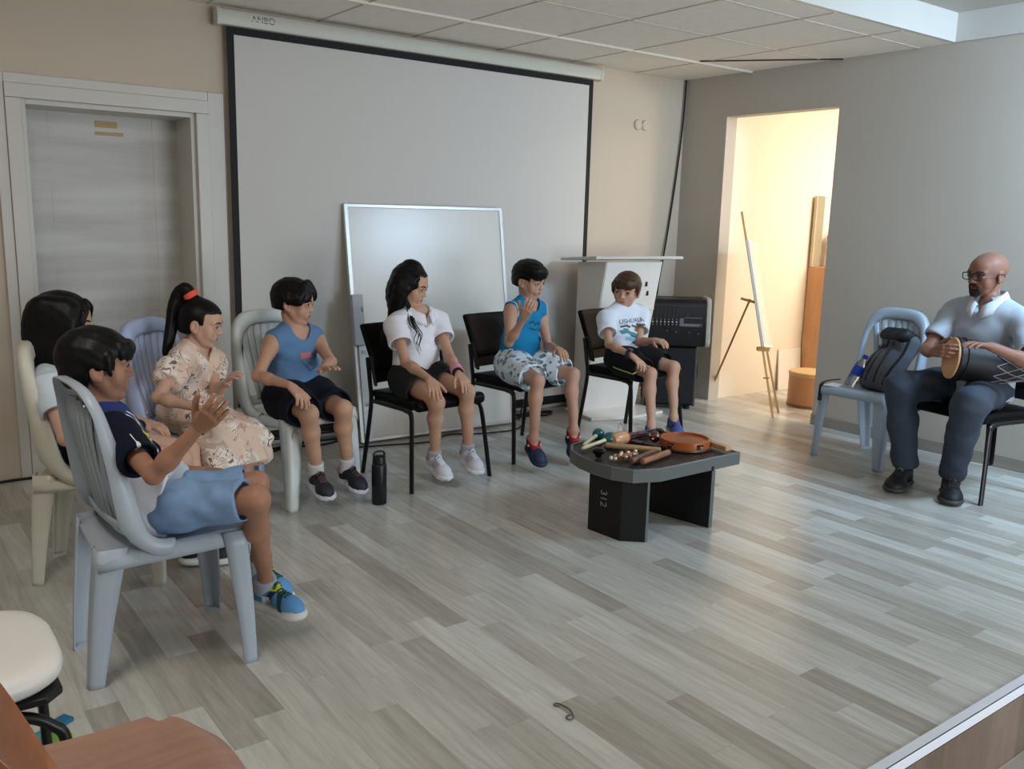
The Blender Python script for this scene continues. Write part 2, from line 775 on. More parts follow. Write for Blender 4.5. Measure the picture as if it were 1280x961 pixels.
M_FLOOR = laminate('laminate_floor', [(0.645, 0.625, 0.585), (0.73, 0.72, 0.685), (0.775, 0.77, 0.74), (0.80, 0.80, 0.775), (0.675, 0.66, 0.62)], rough=0.2)
M_RISER = laminate('laminate_riser', [(0.40, 0.34, 0.29), (0.50, 0.43, 0.37), (0.45, 0.38, 0.33), (0.55, 0.48, 0.42)], across='XZ', width=0.098, length=1.3)
M_WALL = mat('painted_plaster', (0.78, 0.725, 0.65), 0.75, var=0.02, var_scale=1.2, bump=(120, 0.08, 0.002))
M_WALLR = mat('painted_plaster_grey', (0.725, 0.69, 0.64), 0.75, var=0.02, var_scale=1.2, bump=(120, 0.08, 0.002))
M_SIDE = mat('cream_plaster', (0.92, 0.88, 0.81), 0.8, var=0.015, var_scale=1.5)
M_TILE = mat('ceiling_tile', (0.93, 0.91, 0.875), 0.9, var=0.03, var_scale=14, bump=(160, 0.15, 0.003))
M_TBAR = mat('ceiling_bar', (0.80, 0.77, 0.72), 0.6)
M_TBARL = mat('ceiling_strip', (0.90, 0.87, 0.82), 0.6)
M_WHITEPAINT = mat('white_lacquer', (0.80, 0.785, 0.755), 0.4, var=0.02, var_scale=3)
M_TRIM = mat('white_edging', (0.90, 0.92, 0.96), 0.4)
M_BASE = mat('grey_baseboard', (0.58, 0.55, 0.51), 0.5, var=0.06, var_scale=5, stretch=(8, 1, 8))
M_TAPE = mat('masking_tape', (0.73, 0.64, 0.47), 0.7)
M_BLACK = mat('black_plastic', (0.055, 0.055, 0.06), 0.4)
M_RUB = mat('black_rubber', (0.045, 0.045, 0.048), 0.65)

H = 2.57
struct('floor', MB().box((-4.5, -2.06, -0.02), (9.0, 4.12, 0.04)), M_FLOOR)
struct('floor_side', MB().box((1.55, -1.6, -0.02), (3.1, 2.6, 0.04)), M_FLOOR)
struct('floor_lower', MB().box((-4.5, -6.6, -0.285), (9.0, 4.92, 0.04)), laminate('laminate_lower', [(0.62, 0.57, 0.52), (0.72, 0.68, 0.63), (0.76, 0.73, 0.69)]))
struct('wall_riser', MB().box((-4.5, -4.128, -0.155), (9.0, 0.016, 0.225)), M_RISER)
struct('trim_1', MB().box((-4.5, -4.127, 0.002), (9.0, 0.034, 0.006)).box((-4.5, -4.1415, -0.012), (9.0, 0.005, 0.034)), M_TRIM, 'white edging strip along the stage edge', bevel=0.001)

# back wall with door opening
DX0, DX1, DZ = -4.845, -3.97, 1.972
mb = MB()
mb.box(((-9 + DX0) / 2, 0.2, H / 2), (9 + DX0, 0.4, H))
mb.box((DX1 / 2, 0.2, H / 2), (-DX1, 0.4, H))
mb.box(((DX0 + DX1) / 2, 0.2, (H + DZ) / 2), (DX1 - DX0, 0.4, H - DZ))
struct('wall_back', mb, M_WALL)
# right wall with doorway
RY0, RY1, RZ = -1.443, -0.452, 2.254
mb = MB()
mb.box((0.06, (RY1 + 0.4) / 2, 1.37), (0.12, 0.4 - RY1, 2.74))
mb.box((0.06, (-9 + RY0) / 2, 1.23), (0.12, 9 + RY0, 3.02))
mb.box((0.06, (RY0 + RY1) / 2, (RZ + 2.74) / 2), (0.12, RY1 - RY0, 2.74 - RZ))
struct('wall_right', mb, M_WALLR)
# lit side room behind the doorway
mb = MB()
mb.box((1.61, -0.39, 1.25), (2.98, 0.1, 2.6))
struct('wall_side', mb, M_SIDE)
struct('wall_side_far', MB().box((3.1, -1.6, 1.25), (0.1, 2.6, 2.6)), M_SIDE)
struct('wall_side_front', MB().box((1.61, -2.85, 1.25), (2.98, 0.1, 2.6)), M_SIDE)
struct('ceiling_side', MB().box((1.6, -1.6, 2.58), (3.0, 2.6, 0.06)), M_SIDE)

# suspended ceiling, its bars, the step up to the higher ceiling
struct('ceiling', MB().box((-4.5, -1.1, H + 0.03), (9.0, 2.2, 0.06)), M_TILE)
mb = MB()
for i in range(14):
    x = -0.57 - 0.662 * i
    mb.box((x, -1.1, H - 0.001), (0.012, 2.2, 0.006))
for y in (-1.322, -1.984):
    mb.box((-4.5, y, H - 0.001), (9.0, 0.012, 0.006))
struct('ceiling_grid', mb, M_TBAR)
struct('trim_2', MB().box((-4.5, -0.655, H - 0.006), (9.0, 0.03, 0.016)), M_TBARL, 'pale ceiling strip along the first row of tiles', bevel=0.002)
mb = MB()
mb.tube([(-0.62, -0.70, H - 0.004), (-0.004, -1.44, H - 0.004)], 0.006, 6)
struct('trim_3', mb, mat('ceiling_gap', (0.25, 0.21, 0.17), 0.8), 'dark gap line running across the ceiling corner')
struct('ceiling_upper', MB().box((-4.5, -5.6, 2.77), (9.0, 6.8, 0.06)), mat('upper_ceiling', (0.74, 0.72, 0.69), 0.9, bump=(90, 0.2, 0.004)))
struct('trim_4', MB().box((-4.5, -2.215, 2.655), (9.0, 0.03, 0.17)), M_WHITEPAINT, 'pale fascia where the ceiling steps up')
struct('trim_5', MB().box((-0.012, -4.6, 2.655), (0.024, 4.74, 0.17)), M_WHITEPAINT, 'pale band at the top of the right wall')

# baseboards
struct('baseboard_right', MB().box((-0.008, (RY0 - 9) / 2, 0.04), (0.016, 9 + RY0, 0.08)), M_BASE, bevel=0.003)
struct('baseboard_back', MB().box((DX1 / 2 + 0.08, -0.007, 0.035), (-DX1 - 0.17, 0.014, 0.07)), M_WHITEPAINT, bevel=0.003)

# door: leaf deep in its opening, casing boards around it
M_DOOR = bpy.data.materials.new('white_woodgrain_door')
M_DOOR.use_nodes = True
N = NT(M_DOOR)
tc = N.node('ShaderNodeTexCoord')
mp = N.node('ShaderNodeMapping', {'Vector': tc.outputs['Object'], 'Scale': (1.2, 1.2, 9.0)})
nz = N.node('ShaderNodeTexNoise', {'Vector': mp.outputs[0], 'Scale': 1.0, 'Detail': 4.0}).outputs['Fac']
c = N.ramp(nz, [(0.35, lin((0.71, 0.695, 0.67))), (0.65, lin((0.79, 0.78, 0.755)))])
N.l.new(c, N.n['Principled BSDF'].inputs['Base Color'])
N.n['Principled BSDF'].inputs['Roughness'].default_value = 0.42
d1 = thing('door_1', None, None, T((DX0 + DX1) / 2, 0, 0))
d1['kind'] = 'structure'
w = DX1 - DX0
mb = MB().box((0, 0.30, DZ / 2 - 0.005), (w - 0.004, 0.03, DZ - 0.01))
mb.build('door_leaf', M_DOOR, d1, bevel=0.002)
mb = MB()
for sx in (-0.5, 0.5):
    mb.box((sx * (w - 0.16), 0.2845, DZ / 2), (0.16, 0.003, DZ - 0.02))
for zz in (0.09, 0.55, 1.0, 1.45, DZ - 0.09):
    mb.box((0, 0.2847, zz), (w - 0.34, 0.0025, 0.2))
mb.build('door_panel', M_DOOR, d1, bevel=0.001)
mb = MB()
mb.box((0.03, 0.2825, DZ - 0.075), (0.12, 0.0016, 0.035)).box((0.045, 0.2815, DZ - 0.125), (0.15, 0.0016, 0.02))
mb.build('tape', M_TAPE, d1)
for sx in (-1, 1):
    MB().box((sx * (w / 2 - 0.012), 0.175, DZ / 2), (0.024, 0.35, DZ)).build('door_jamb', M_WHITEPAINT, d1)
    MB().box((sx * (w / 2 + 0.035), -0.016, DZ / 2), (0.07, 0.032, DZ)).build('inner_casing', M_WHITEPAINT, d1, bevel=0.003)
    wd = 0.09 if sx > 0 else 0.05
    MB().box((sx * (w / 2 + 0.071 + wd / 2), -0.010, (DZ + 0.12) / 2), (wd, 0.020, DZ + 0.12)).build('outer_casing', M_WHITEPAINT, d1, bevel=0.003)
MB().box((0, 0.175, DZ - 0.012), (w - 0.05, 0.35, 0.024)).build('door_jamb', M_WHITEPAINT, d1)
MB().box((0, -0.016, DZ + 0.036), (w + 0.14, 0.032, 0.07)).build('inner_casing', M_WHITEPAINT, d1, bevel=0.003)
MB().box((0, -0.010, DZ + 0.096), (w + 0.14, 0.020, 0.048)).build('outer_casing', M_WHITEPAINT, d1, bevel=0.003)
# ------------------------------------------------------------------ screen, board, lectern, sound gear
M_FABRIC = mat('screen_fabric', (0.80, 0.785, 0.76), 0.75)
M_CASE = mat('screen_case', (0.80, 0.80, 0.755), 0.4)
s = thing('projector_screen', 'large pulled-down white projection screen with a black border on the back wall', 'projector screen', T(-2.4, -0.05, 0))
x0, x1, zt, zb = -3.79 + 2.4, -1.045 + 2.4, 2.455, 0.06
MB().box(((x0 + x1) / 2, 0, (zt + zb) / 2), (x1 - x0 - 0.08, 0.004, zt - zb - 0.08)).build('screen_surface', M_FABRIC, s)
mb = MB()
for xx in (x0 + 0.02, x1 - 0.02):
    mb.box((xx, 0, (zt + zb) / 2), (0.04, 0.005, zt - zb))
for zz in (zt - 0.02, zb + 0.02):
    mb.box(((x0 + x1) / 2, 0, zz), (x1 - x0 - 0.08, 0.005, 0.04))
mb.build('screen_border', mat('black_border', (0.05, 0.05, 0.052), 0.7), s)
prof = [(0.030, -0.045), (0.036, -0.03), (0.038, 0.0), (0.034, 0.025), (0.022, 0.04), (-0.03, 0.04), (-0.03, -0.045)]
cx0, cx1 = -3.835 + 2.4, -1.0 + 2.4
mb = MB()
mb.prism([(-a, b) for a, b in prof], cx0, cx1, M=np.array([[0, 0, 1], [1, 0, 0], [0, 1, 0]]), o=(0, -0.005, 2.503))
mb.build('screen_case', M_CASE, s, bevel=0.004)
for xx in (cx0 - 0.008, cx1 + 0.008):
    MB().prism([(-a * 1.08, b * 1.08) for a, b in prof], xx - 0.012, xx + 0.012, M=np.array([[0, 0, 1], [1, 0, 0], [0, 1, 0]]), o=(0, -0.005, 2.503)).build('end_cap', M_CASE, s, bevel=0.004)
mb = MB()
mb.tube([(x0, 0, zb - 0.012), (x1, 0, zb - 0.012)], 0.014, 12)
mb.build('bottom_bar', M_BLACK, s)
text_mesh('logo', 'ANBO', 0.05, mat('grey_print', (0.38, 0.36, 0.33), 0.6), s,
          Matrix.Translation((-1.19, -0.0425, 2.505)) @ Matrix.Rotation(PI / 2, 4, 'X'))

M_ALU = mat('aluminium', (0.80, 0.79, 0.77), 0.35, 0.6)
M_WB = mat('whiteboard_enamel', (0.85, 0.835, 0.805), 0.24, spec=0.5)
# whiteboard standing on the floor, leaning back against the screen
bl, br = V(-3.10, -0.30, 0.0), V(-1.91, -0.34, 0.0)
wx = nrm(br - bl)
wb_w = np.linalg.norm(br - bl)
wb_h = 1.505
back_top = 0.13
upv = nrm(V(0, 1, 0) * 0.155 + V(0, 0, 1) * 1.0)
nn = np.cross(wx, upv)
MW = Matrix([[wx[0], -nn[0], upv[0], bl[0]], [wx[1], -nn[1], upv[1], bl[1]], [wx[2], -nn[2], upv[2], 0.012], [0, 0, 0, 1]])
s = thing('whiteboard', 'whiteboard with thin aluminium frame leaning on the screen behind the children', 'whiteboard', MW)
MB().box((wb_w / 2, 0, wb_h / 2), (wb_w - 0.02, 0.012, wb_h - 0.02)).build('board_panel', M_WB, s)
mb = MB()
for xx in (0.011, wb_w - 0.011):
    mb.box((xx, 0, wb_h / 2), (0.022, 0.024, wb_h))
for zz in (0.011, wb_h - 0.011):
    mb.box((wb_w / 2, 0, zz), (wb_w - 0.044, 0.024, 0.022))
mb.build('board_frame', M_ALU, s, bevel=0.003)
mb = MB().box((0.03, -0.03, 0.775), (0.075, 0.04, 0.32))
o = mb.build('side_box', mat('grey_box', (0.66, 0.66, 0.67), 0.45), s, bevel=0.005)
mb = MB().box((0.055, -0.036, 0.84), (0.01, 0.035, 0.03))
mb.build('latch', mat('dark_grey', (0.4, 0.4, 0.42), 0.5), o, bevel=0.002)
mb = MB()
mb.box((0.05, -0.02, 0.32), (0.05, 0.014, 0.62)).box((0.085, -0.02, 0.40), (0.02, 0.014, 0.36))
mb.box((0.065, -0.02, 0.57), (0.06, 0.014, 0.03)).box((0.065, -0.02, 0.24), (0.06, 0.014, 0.03))
mb.build('side_bracket', mat('white_metal', (0.82, 0.83, 0.83), 0.4), s, bevel=0.003)

# lectern: white acrylic
M_ACR = mat('white_acrylic', (0.89, 0.865, 0.83), 0.22, spec=0.55, coat=0.2)
M_ACR2 = mat('frosted_acrylic', (0.88, 0.86, 0.83), 0.3, trans=0.25)
s = thing('lectern', 'white acrylic lectern with a wide flat top beside the projection screen', 'lectern', placement(-1.02, -0.42, -97))
MB().prism([(-0.31, -0.22), (0.31, -0.22), (0.33, 0.17), (0.0, 0.235), (-0.33, 0.17)], 0, 0.022).build('base', M_ACR, s, bevel=0.004)
mb = MB()
hw = 0.245
# leaning front, two tapered sides
f0, f1, b0 = -0.08, 0.16, -0.20
mb.add([(-hw, f0, 0.022), (hw, f0, 0.022), (hw, f1, 1.15), (-hw, f1, 1.15)], [(0, 1, 2, 3)])
mb.build('front_panel', M_ACR, s, solid=0.012, smooth=False)
for sx in (-1, 1):
    mb = MB().add([(sx * hw, f0, 0.022), (sx * hw, f1, 1.15), (sx * hw, b0, 1.13), (sx * hw, b0, 0.022)], [(0, 1, 2, 3)])
    mb.build('side_panel', M_ACR, s, solid=0.014, smooth=False)
mb = MB()
mb.box((0, 0, 0), (0.78, 0.46, 0.022), Matrix.Rotation(math.radians(4), 3, 'X'))
o = mb.build('top', M_ACR2, s, bevel=0.005)
o.location = (0, 0.0, 1.165)
MB().box((0, -0.02, 0.80), (hw * 2 - 0.02, 0.26, 0.014)).build('shelf', M_ACR, s)
for q, zz in ((-0.135, 0.985), (-0.16, 0.915)):
    yy = f0 + (f1 - f0) * (zz - 0.022) / 1.128 + 0.007
    MB().box((q, yy, zz), (0.018, 0.008, 0.035)).build('sticker', M_BLACK, s)

# speaker and powered mixer
M_SPK = mat('speaker_carpet', (0.06, 0.058, 0.058), 0.85, bump=(400, 0.3, 0.002))
M_GREY = mat('warm_grey_plastic', (0.70, 0.665, 0.61), 0.5)
M_DGREY = mat('dark_grey_metal', (0.30, 0.29, 0.28), 0.5)
s = thing('loudspeaker', 'tall black loudspeaker cabinet standing in the corner under the mixer', 'speaker', placement(-0.46, -0.42, -132))
mb = MB().box((0, 0, 0.265), (0.40, 0.30, 0.47))
mb.build('cabinet', M_SPK, s, bevel=0.02, seg=3)
mb = MB().box((0, 0.152, 0.265), (0.37, 0.012, 0.44))
mb.build('grille', mat('speaker_grille', (0.045, 0.045, 0.046), 0.6, bump=(700, 0.6, 0.002)), s, bevel=0.01)
for sx in (-1, 1):
    MB().box((sx * 0.195, 0.115, 0.265), (0.022, 0.075, 0.475)).build('side_cheek', M_DGREY, s, bevel=0.008)
for sx in (-1, 1):
    MB().tube(smooth_path([(sx * 0.201, -0.06, 0.20), (sx * 0.225, -0.045, 0.22), (sx * 0.225, -0.045, 0.33), (sx * 0.201, -0.06, 0.35)], 5), 0.009, 8).build('handle', M_RUB, s)
for sx in (-1, 1):
    for sy in (-1, 1):
        MB().lathe([(0.02, 0), (0.022, 0.015), (0.018, 0.032)], 14, o=(sx * 0.15, sy * 0.1, 0)).build('foot', M_RUB, s)

s = thing('mixer', 'black powered mixer with light grey side cheeks sitting on the loudspeaker', 'mixer', placement(-0.47, -0.43, -130, 0.502))
mb = MB()
sec = [(-0.16, 0.0), (0.17, 0.0), (0.185, 0.03), (0.155, 0.33), (0.12, 0.355), (-0.16, 0.355)]
YZ = np.array([[0, 0, 1], [1, 0, 0], [0, 1, 0]])
mb.prism(sec, -0.245, 0.245, M=YZ)
mb.build('chassis', M_BLACK, s, bevel=0.006)
for sx in (-1, 1):
    cheek = [(-0.175, 0.015), (-0.14, 0.0), (0.18, 0.0), (0.20, 0.03), (0.165, 0.35), (0.13, 0.37), (-0.12, 0.37), (-0.175, 0.34), (-0.185, 0.2)]
    c = MB().prism(cheek, sx * 0.262 - 0.018, sx * 0.262 + 0.018, M=YZ).build('side_cheek', M_GREY, s, bevel=0.01)
    MB().box((sx * 0.281, -0.08, 0.20), (0.004, 0.05, 0.16)).build('grip', M_BLACK, c, bevel=0.002)
# front panel slopes: local x right seen from the front is -x
pf = lambda x, z: V(-x, 0.187 - 0.1 * (z - 0.03) - 0.0, z)
MLET = mat('panel_print', (0.66, 0.63, 0.58), 0.5)
mb = MB()
for i in range(9):
    mb.box(pf(-0.22 + i * 0.03, 0.245), (0.004, 0.003, 0.11))
mb.box(pf(-0.02, 0.31), (0.42, 0.003, 0.006))
mb.build('channel_lines', mat('panel_lines', (0.20, 0.20, 0.20), 0.5), s)
for i in range(9):
    for zz, r in ((0.185, 0.0075), (0.165, 0.0045), (0.205, 0.0035)):
        p = pf(-0.22 + i * 0.03, zz)
        MB().lathe([(r, 0), (r * 0.9, 0.012), (r * 0.5, 0.014), (0, 0.014)], 12, o=p, M=np.array([[1, 0, 0], [0, 0, 1], [0, -1, 0]])).build('knob', MLET, s)
mb = MB()
mb.box(pf(0.14, 0.165), (0.15, 0.004, 0.022)).box(pf(0.06, 0.185), (0.03, 0.004, 0.06)).box(pf(0.15, 0.22), (0.13, 0.004, 0.005))
mb.build('display_panel', mat('panel_grey', (0.42, 0.42, 0.42), 0.4), s)
for x, z in ((0.205, 0.165), (0.10, 0.245), (0.12, 0.11), (0.19, 0.10), (0.02, 0.11), (-0.05, 0.12)):
    MB().lathe([(0.008, 0), (0.007, 0.012), (0, 0.013)], 14, o=pf(x, z), M=np.array([[1, 0, 0], [0, 0, 1], [0, -1, 0]])).build('knob', M_DGREY, s)

# wall fittings, cables
mb = MB()
M_SOCK = mat('cream_plastic', (0.80, 0.75, 0.67), 0.45)
RX = np.array([[1, 0, 0], [0, 0, -1], [0, 1, 0]]).T
for x, lb in ((-0.525, 'round cream wall socket high on the back wall, the left one of two'), (-0.445, 'round cream wall socket high on the back wall, the right one of two')):
    o = thing('wall_socket', lb, 'wall socket', T(x, 0, 2.18), 'round sockets on the back wall')
    MB().lathe([(0.040, 0.0), (0.040, 0.010), (0.034, 0.018), (0, 0.018)], 28, M=np.array([[1, 0, 0], [0, 0, -1], [0, 1, 0]])).build('cover', M_SOCK, o)
    MB().lathe([(0.021, 0.0175), (0.021, 0.021), (0.017, 0.021), (0.016, 0.0185)], 24, M=np.array([[1, 0, 0], [0, 0, -1], [0, 1, 0]])).build('rim', M_SOCK, o)


def cable(label, pts, r=0.006, m=None, name='cable', cat='cable', group=None):
    o = MB().tube(smooth_path(pts, 6), r, 8).build(name, m or M_RUB)
    return tag(o, label, cat, group)


cable('black cable hanging down the room corner from the ceiling', [(-0.022, -0.022, 2.567), (-0.035, -0.022, 2.2), (-0.075, -0.02, 1.8), (-0.13, -0.02, 1.4), (-0.19, -0.03, 1.1), (-0.26, -0.06, 0.85), (-0.29, -0.10, 0.4), (-0.24, -0.12, 0.012)], 0.007)
cable('black cable lying on the floor along the wall left of the door', [(-5.6, -0.16, 0.007), (-5.2, -0.09, 0.007), (-4.97, -0.06, 0.007), (-4.6, -0.12, 0.007), (-4.2, -0.22, 0.007)], 0.007)
cable('tangled black cable on the floor behind the boy in the blue tank top', [(-4.0, -0.26, 0.007), (-3.8, -0.30, 0.007), (-3.55, -0.16, 0.007), (-3.3, -0.20, 0.007), (-3.15, -0.12, 0.007), (-3.45, -0.10, 0.007), (-3.7, -0.17, 0.007)], 0.007)
cable('thin black cable looping on the floor below the whiteboard', [(-3.2, -0.36, 0.006), (-2.95, -0.42, 0.006), (-2.7, -0.48, 0.006), (-2.5, -0.38, 0.006), (-2.3, -0.46, 0.006), (-2.05, -0.50, 0.006), (-1.9, -0.42, 0.006)], 0.005)
cable('black cable bundle on the floor between whiteboard and lectern', [(-1.86, -0.24, 0.01), (-1.7, -0.20, 0.01), (-1.55, -0.25, 0.01), (-1.45, -0.18, 0.01), (-1.6, -0.15, 0.012), (-1.75, -0.15, 0.01)], 0.009)
cable('cable standing up beside the whiteboard edge', [(-1.84, -0.30, 0.01), (-1.80, -0.28, 0.10), (-1.74, -0.27, 0.17), (-1.73, -0.22, 0.08), (-1.72, -0.20, 0.02)], 0.005)
# bent wire tie on the floor
o = MB().tube(smooth_path([(-4.020, -3.40, 0.004), (-4.030, -3.385, 0.004), (-4.016, -3.380, 0.004), (-4.008, -3.398, 0.004), (-4.005, -3.43, 0.004), (-4.022, -3.468, 0.004), (-4.042, -3.472, 0.004), (-4.040, -3.455, 0.004), (-4.020, -3.452, 0.004)], 5), 0.0021, 8).build('wire_tie', mat('grey_wire', (0.33, 0.33, 0.31), 0.5))
tag(o, 'small bent grey wire lying alone on the floor in front', 'wire')

# ------------------------------------------------------------------ plastic chairs
def plastic_mat(name, c):
    return mat(name, c, 0.34, spec=0.45, var=0.03, var_scale=5)


def make_monobloc(name, material, label, group):
    root = thing(name, label, 'chair', None, group)
    # seat: dished, sides and front rolled down
    rows = []
    for v in [0, .15, .35, .55, .75, .9, 0.97, 1.0, 1.06, 1.14, 1.25]:
        vv = min(v, 1.0)
        row = []
        for u in [-1.3, -1.2, -1.08, -1, -.94, -.8, -.5, 0, .5, .8, .94, 1, 1.08, 1.2, 1.3]:
            uu = max(-1, min(1, u))
            hw = 0.185 + 0.03 * vv
            x = uu * hw
            y = -0.215 + 0.43 * vv
            z = 0.425 + 0.028 * vv - 0.014 * (1 - uu * uu) * math.sin(PI * min(1, vv + .1))
            dx = max(0, abs(u) - 1)
            dy = max(0, v - 1)
            z -= 0.16 * dx + 0.20 * dy - 0.004
            if dx:
                x += math.copysign(0.012 * min(1, dx / .1), u)
            if dy:
                y += 0.014 * min(1, dy / .08)
            if vv > .85:
                x *= 1 - 0.10 * ((vv - .85) / .15) ** 2 * abs(uu) ** 3 * .4
            row.append((x, y, z))
        rows.append(row)
    MB().sheet(rows, True).build('seat', material, root, solid=0.006, angle=80)
    # front legs: rounded angle section
    def leg(sx, top, bot, wt, wb_, dt, db, fwd):
        rows = []
        for t in (0, .12, .3, .5, .7, .85, .96, 1.0):
            c = lerp(top, bot, t)
            c[1] += fwd * 0.004 * math.sin(PI * t)
            wd = wt + (wb_ - wt) * t
            dp = dt + (db - dt) * t
            r = 0.016
            sec = [(-wd, 0), (-wd * .6, 0.002), (-r * 1.2, 0.0), (-r * .4, -r * .12), (-r * .1, -r * .45), (0, -r * 1.2), (0.0, -dp * .6), (0, -dp)]
            rows.append([(sx * (c[0] + a), c[1] + fwd * b, c[2]) for a, b in sec])
        mb = MB().sheet(rows)
        c = V(*bot)
        # pad closing the foot
        r = 0.016
        poly = [(-wb_, 0), (-r, 0), (0, -r), (0, -db), (-wb_ * .5, -db * .75)]
        mb.prism([(sx * (c[0] + a), c[1] + fwd * b) for a, b in poly], 0.0, 0.012)
        mb.build('leg', material, root, solid=0.006, angle=60)
    for sx in (1, -1):
        leg(sx, (0.226, 0.218, 0.452), (0.2375, 0.238, 0.0), 0.080, 0.042, 0.075, 0.042, 1)
    for sx in (1, -1):
        leg(sx, (0.200, -0.215, 0.45), (0.165, -0.255, 0.0), 0.06, 0.036, 0.085, 0.042, -1)
    # back: sweeping rail and arch, fanned slats
    half = [(.211, -.02, .450), (.211, -.068, .458), (.213, -.105, .495), (.215, -.135, .60), (.214, -.160, .70), (.207, -.184, .79), (.188, -.204, .872), (.142, -.219, .922), (.075, -.227, .940), (0, -.229, .943)]
    path = half + [(-x, y, z) for x, y, z in half[-2::-1]]
    path = smooth_path(path, 4)
    n = len(path)
    rows = []
    cen = V(0, -0.22, 0.70)
    for i, p in enumerate(path):
        t = nrm(path[min(n - 1, i + 1)] - path[max(0, i - 1)])
        back = nrm(V(0, -0.95, -0.25)) if p[2] > 0.56 else nrm(lerp(V(0, -.95, -.25), V(0, -.3, -.95), min(1, (0.56 - p[2]) / .09)))
        inn = nrm(np.cross(back, t))
        if p[2] > .56 and np.dot(inn, cen - p) < 0:
            inn = -inn
        elif p[2] <= .56 and inn[0] * p[0] > 0:
            inn = -inn
        top = max(0, min(1, (p[2] - .78) / .12))
        w = 0.032 + 0.038 * top
        fl = .032 + .034 * max(0, min(1, (.86 - p[2]) / .30)) * min(1, max(.35, (p[2] - .44) / .10))
        rows.append([p + inn * w + back * .010, p + inn * w * .8, p + inn * w * .35 - back * .003, p + inn * .008, p + back * .008, p + back * fl + inn * -.003])
    mb = MB().sheet(rows)
    ns = 7
    for i in range(ns):
        f = -1 + 2 * i / (ns - 1)
        rws = []
        for t in (0, .25, .5, .75, 1):
            x = f * (0.098 + 0.048 * t ** 1.4)
            zt_ = 0.885 - 0.045 * f * f
            z = 0.50 + (zt_ - 0.50) * t
            y = -0.150 - 0.070 * (z - .50) / .40 - 0.010 * math.sin(PI * t) - 0.012 * (1 - f * f)
            hw = (0.0135 + 0.008 * t ** 1.4)
            rws.append([(x - hw, y - .002, z), (x - hw * .4, y + .003, z), (x + hw * .4, y + .003, z), (x + hw, y - .002, z)])
        mb.sheet(rws)
    rws = []
    for xx in np.linspace(-.205, .205, 11):
        yy = -.148 - .012 * (1 - (xx / .2) ** 2)
        rws.append([(xx, yy + .016, .470), (xx, yy, .485), (xx, yy - .006, .515)])
    mb.sheet(rws)
    mb.build('backrest', material, root, solid=0.006, angle=70)
    return root


PC = 'plastic chairs around the circle'
mono = make_monobloc('plastic_chair', plastic_mat('bluegrey_plastic', (0.66, 0.70, 0.735)), 'blue-grey plastic chair nearest the camera, under the boy in the navy shirt', PC)
mono.matrix_world = placement(-4.885, -2.378, -3)


def recolor(root, m):
    for ch in root.children:
        if ch.type == 'MESH':
            ch.data = ch.data.copy()
            ch.data.materials.clear()
            ch.data.materials.append(m)


for (x, y, az, c, nm, lb) in (
        (-4.86, -1.54, -24, (0.80, 0.785, 0.72), 'cream_plastic_shell', 'cream plastic chair at the far left under the long-haired girl'),
        (-4.38, -1.117, -50, (0.68, 0.735, 0.85), 'lavender_plastic', 'lavender-blue plastic chair under the girl in the patterned dress'),
        (-3.835, -1.01, -72, (0.83, 0.855, 0.84), 'white_plastic', 'white plastic chair under the boy in the blue tank top'),
        (-0.54, -2.225, 180, (0.64, 0.70, 0.755), 'grey_blue_plastic', 'blue-grey plastic chair by the right wall holding a backpack')):
    c2 = copy_tree(mono)
    c2.matrix_world = placement(x, y, az)
    c2['label'] = lb
    recolor(c2, plastic_mat(nm, c))

for ch in mono.children:      # the nearest chair's flexed back is twisted a little towards its sitter
    if ch.name.startswith('backrest'):
        ch.rotation_euler = (0, 0, math.radians(7))

# ------------------------------------------------------------------ black visitor chairs
M_LEATH = mat('black_leatherette', (0.038, 0.037, 0.042), 0.45, spec=0.16, bump=(60, 0.12, 0.003))
M_TUBE = mat('black_tube', (0.045, 0.045, 0.047), 0.35)


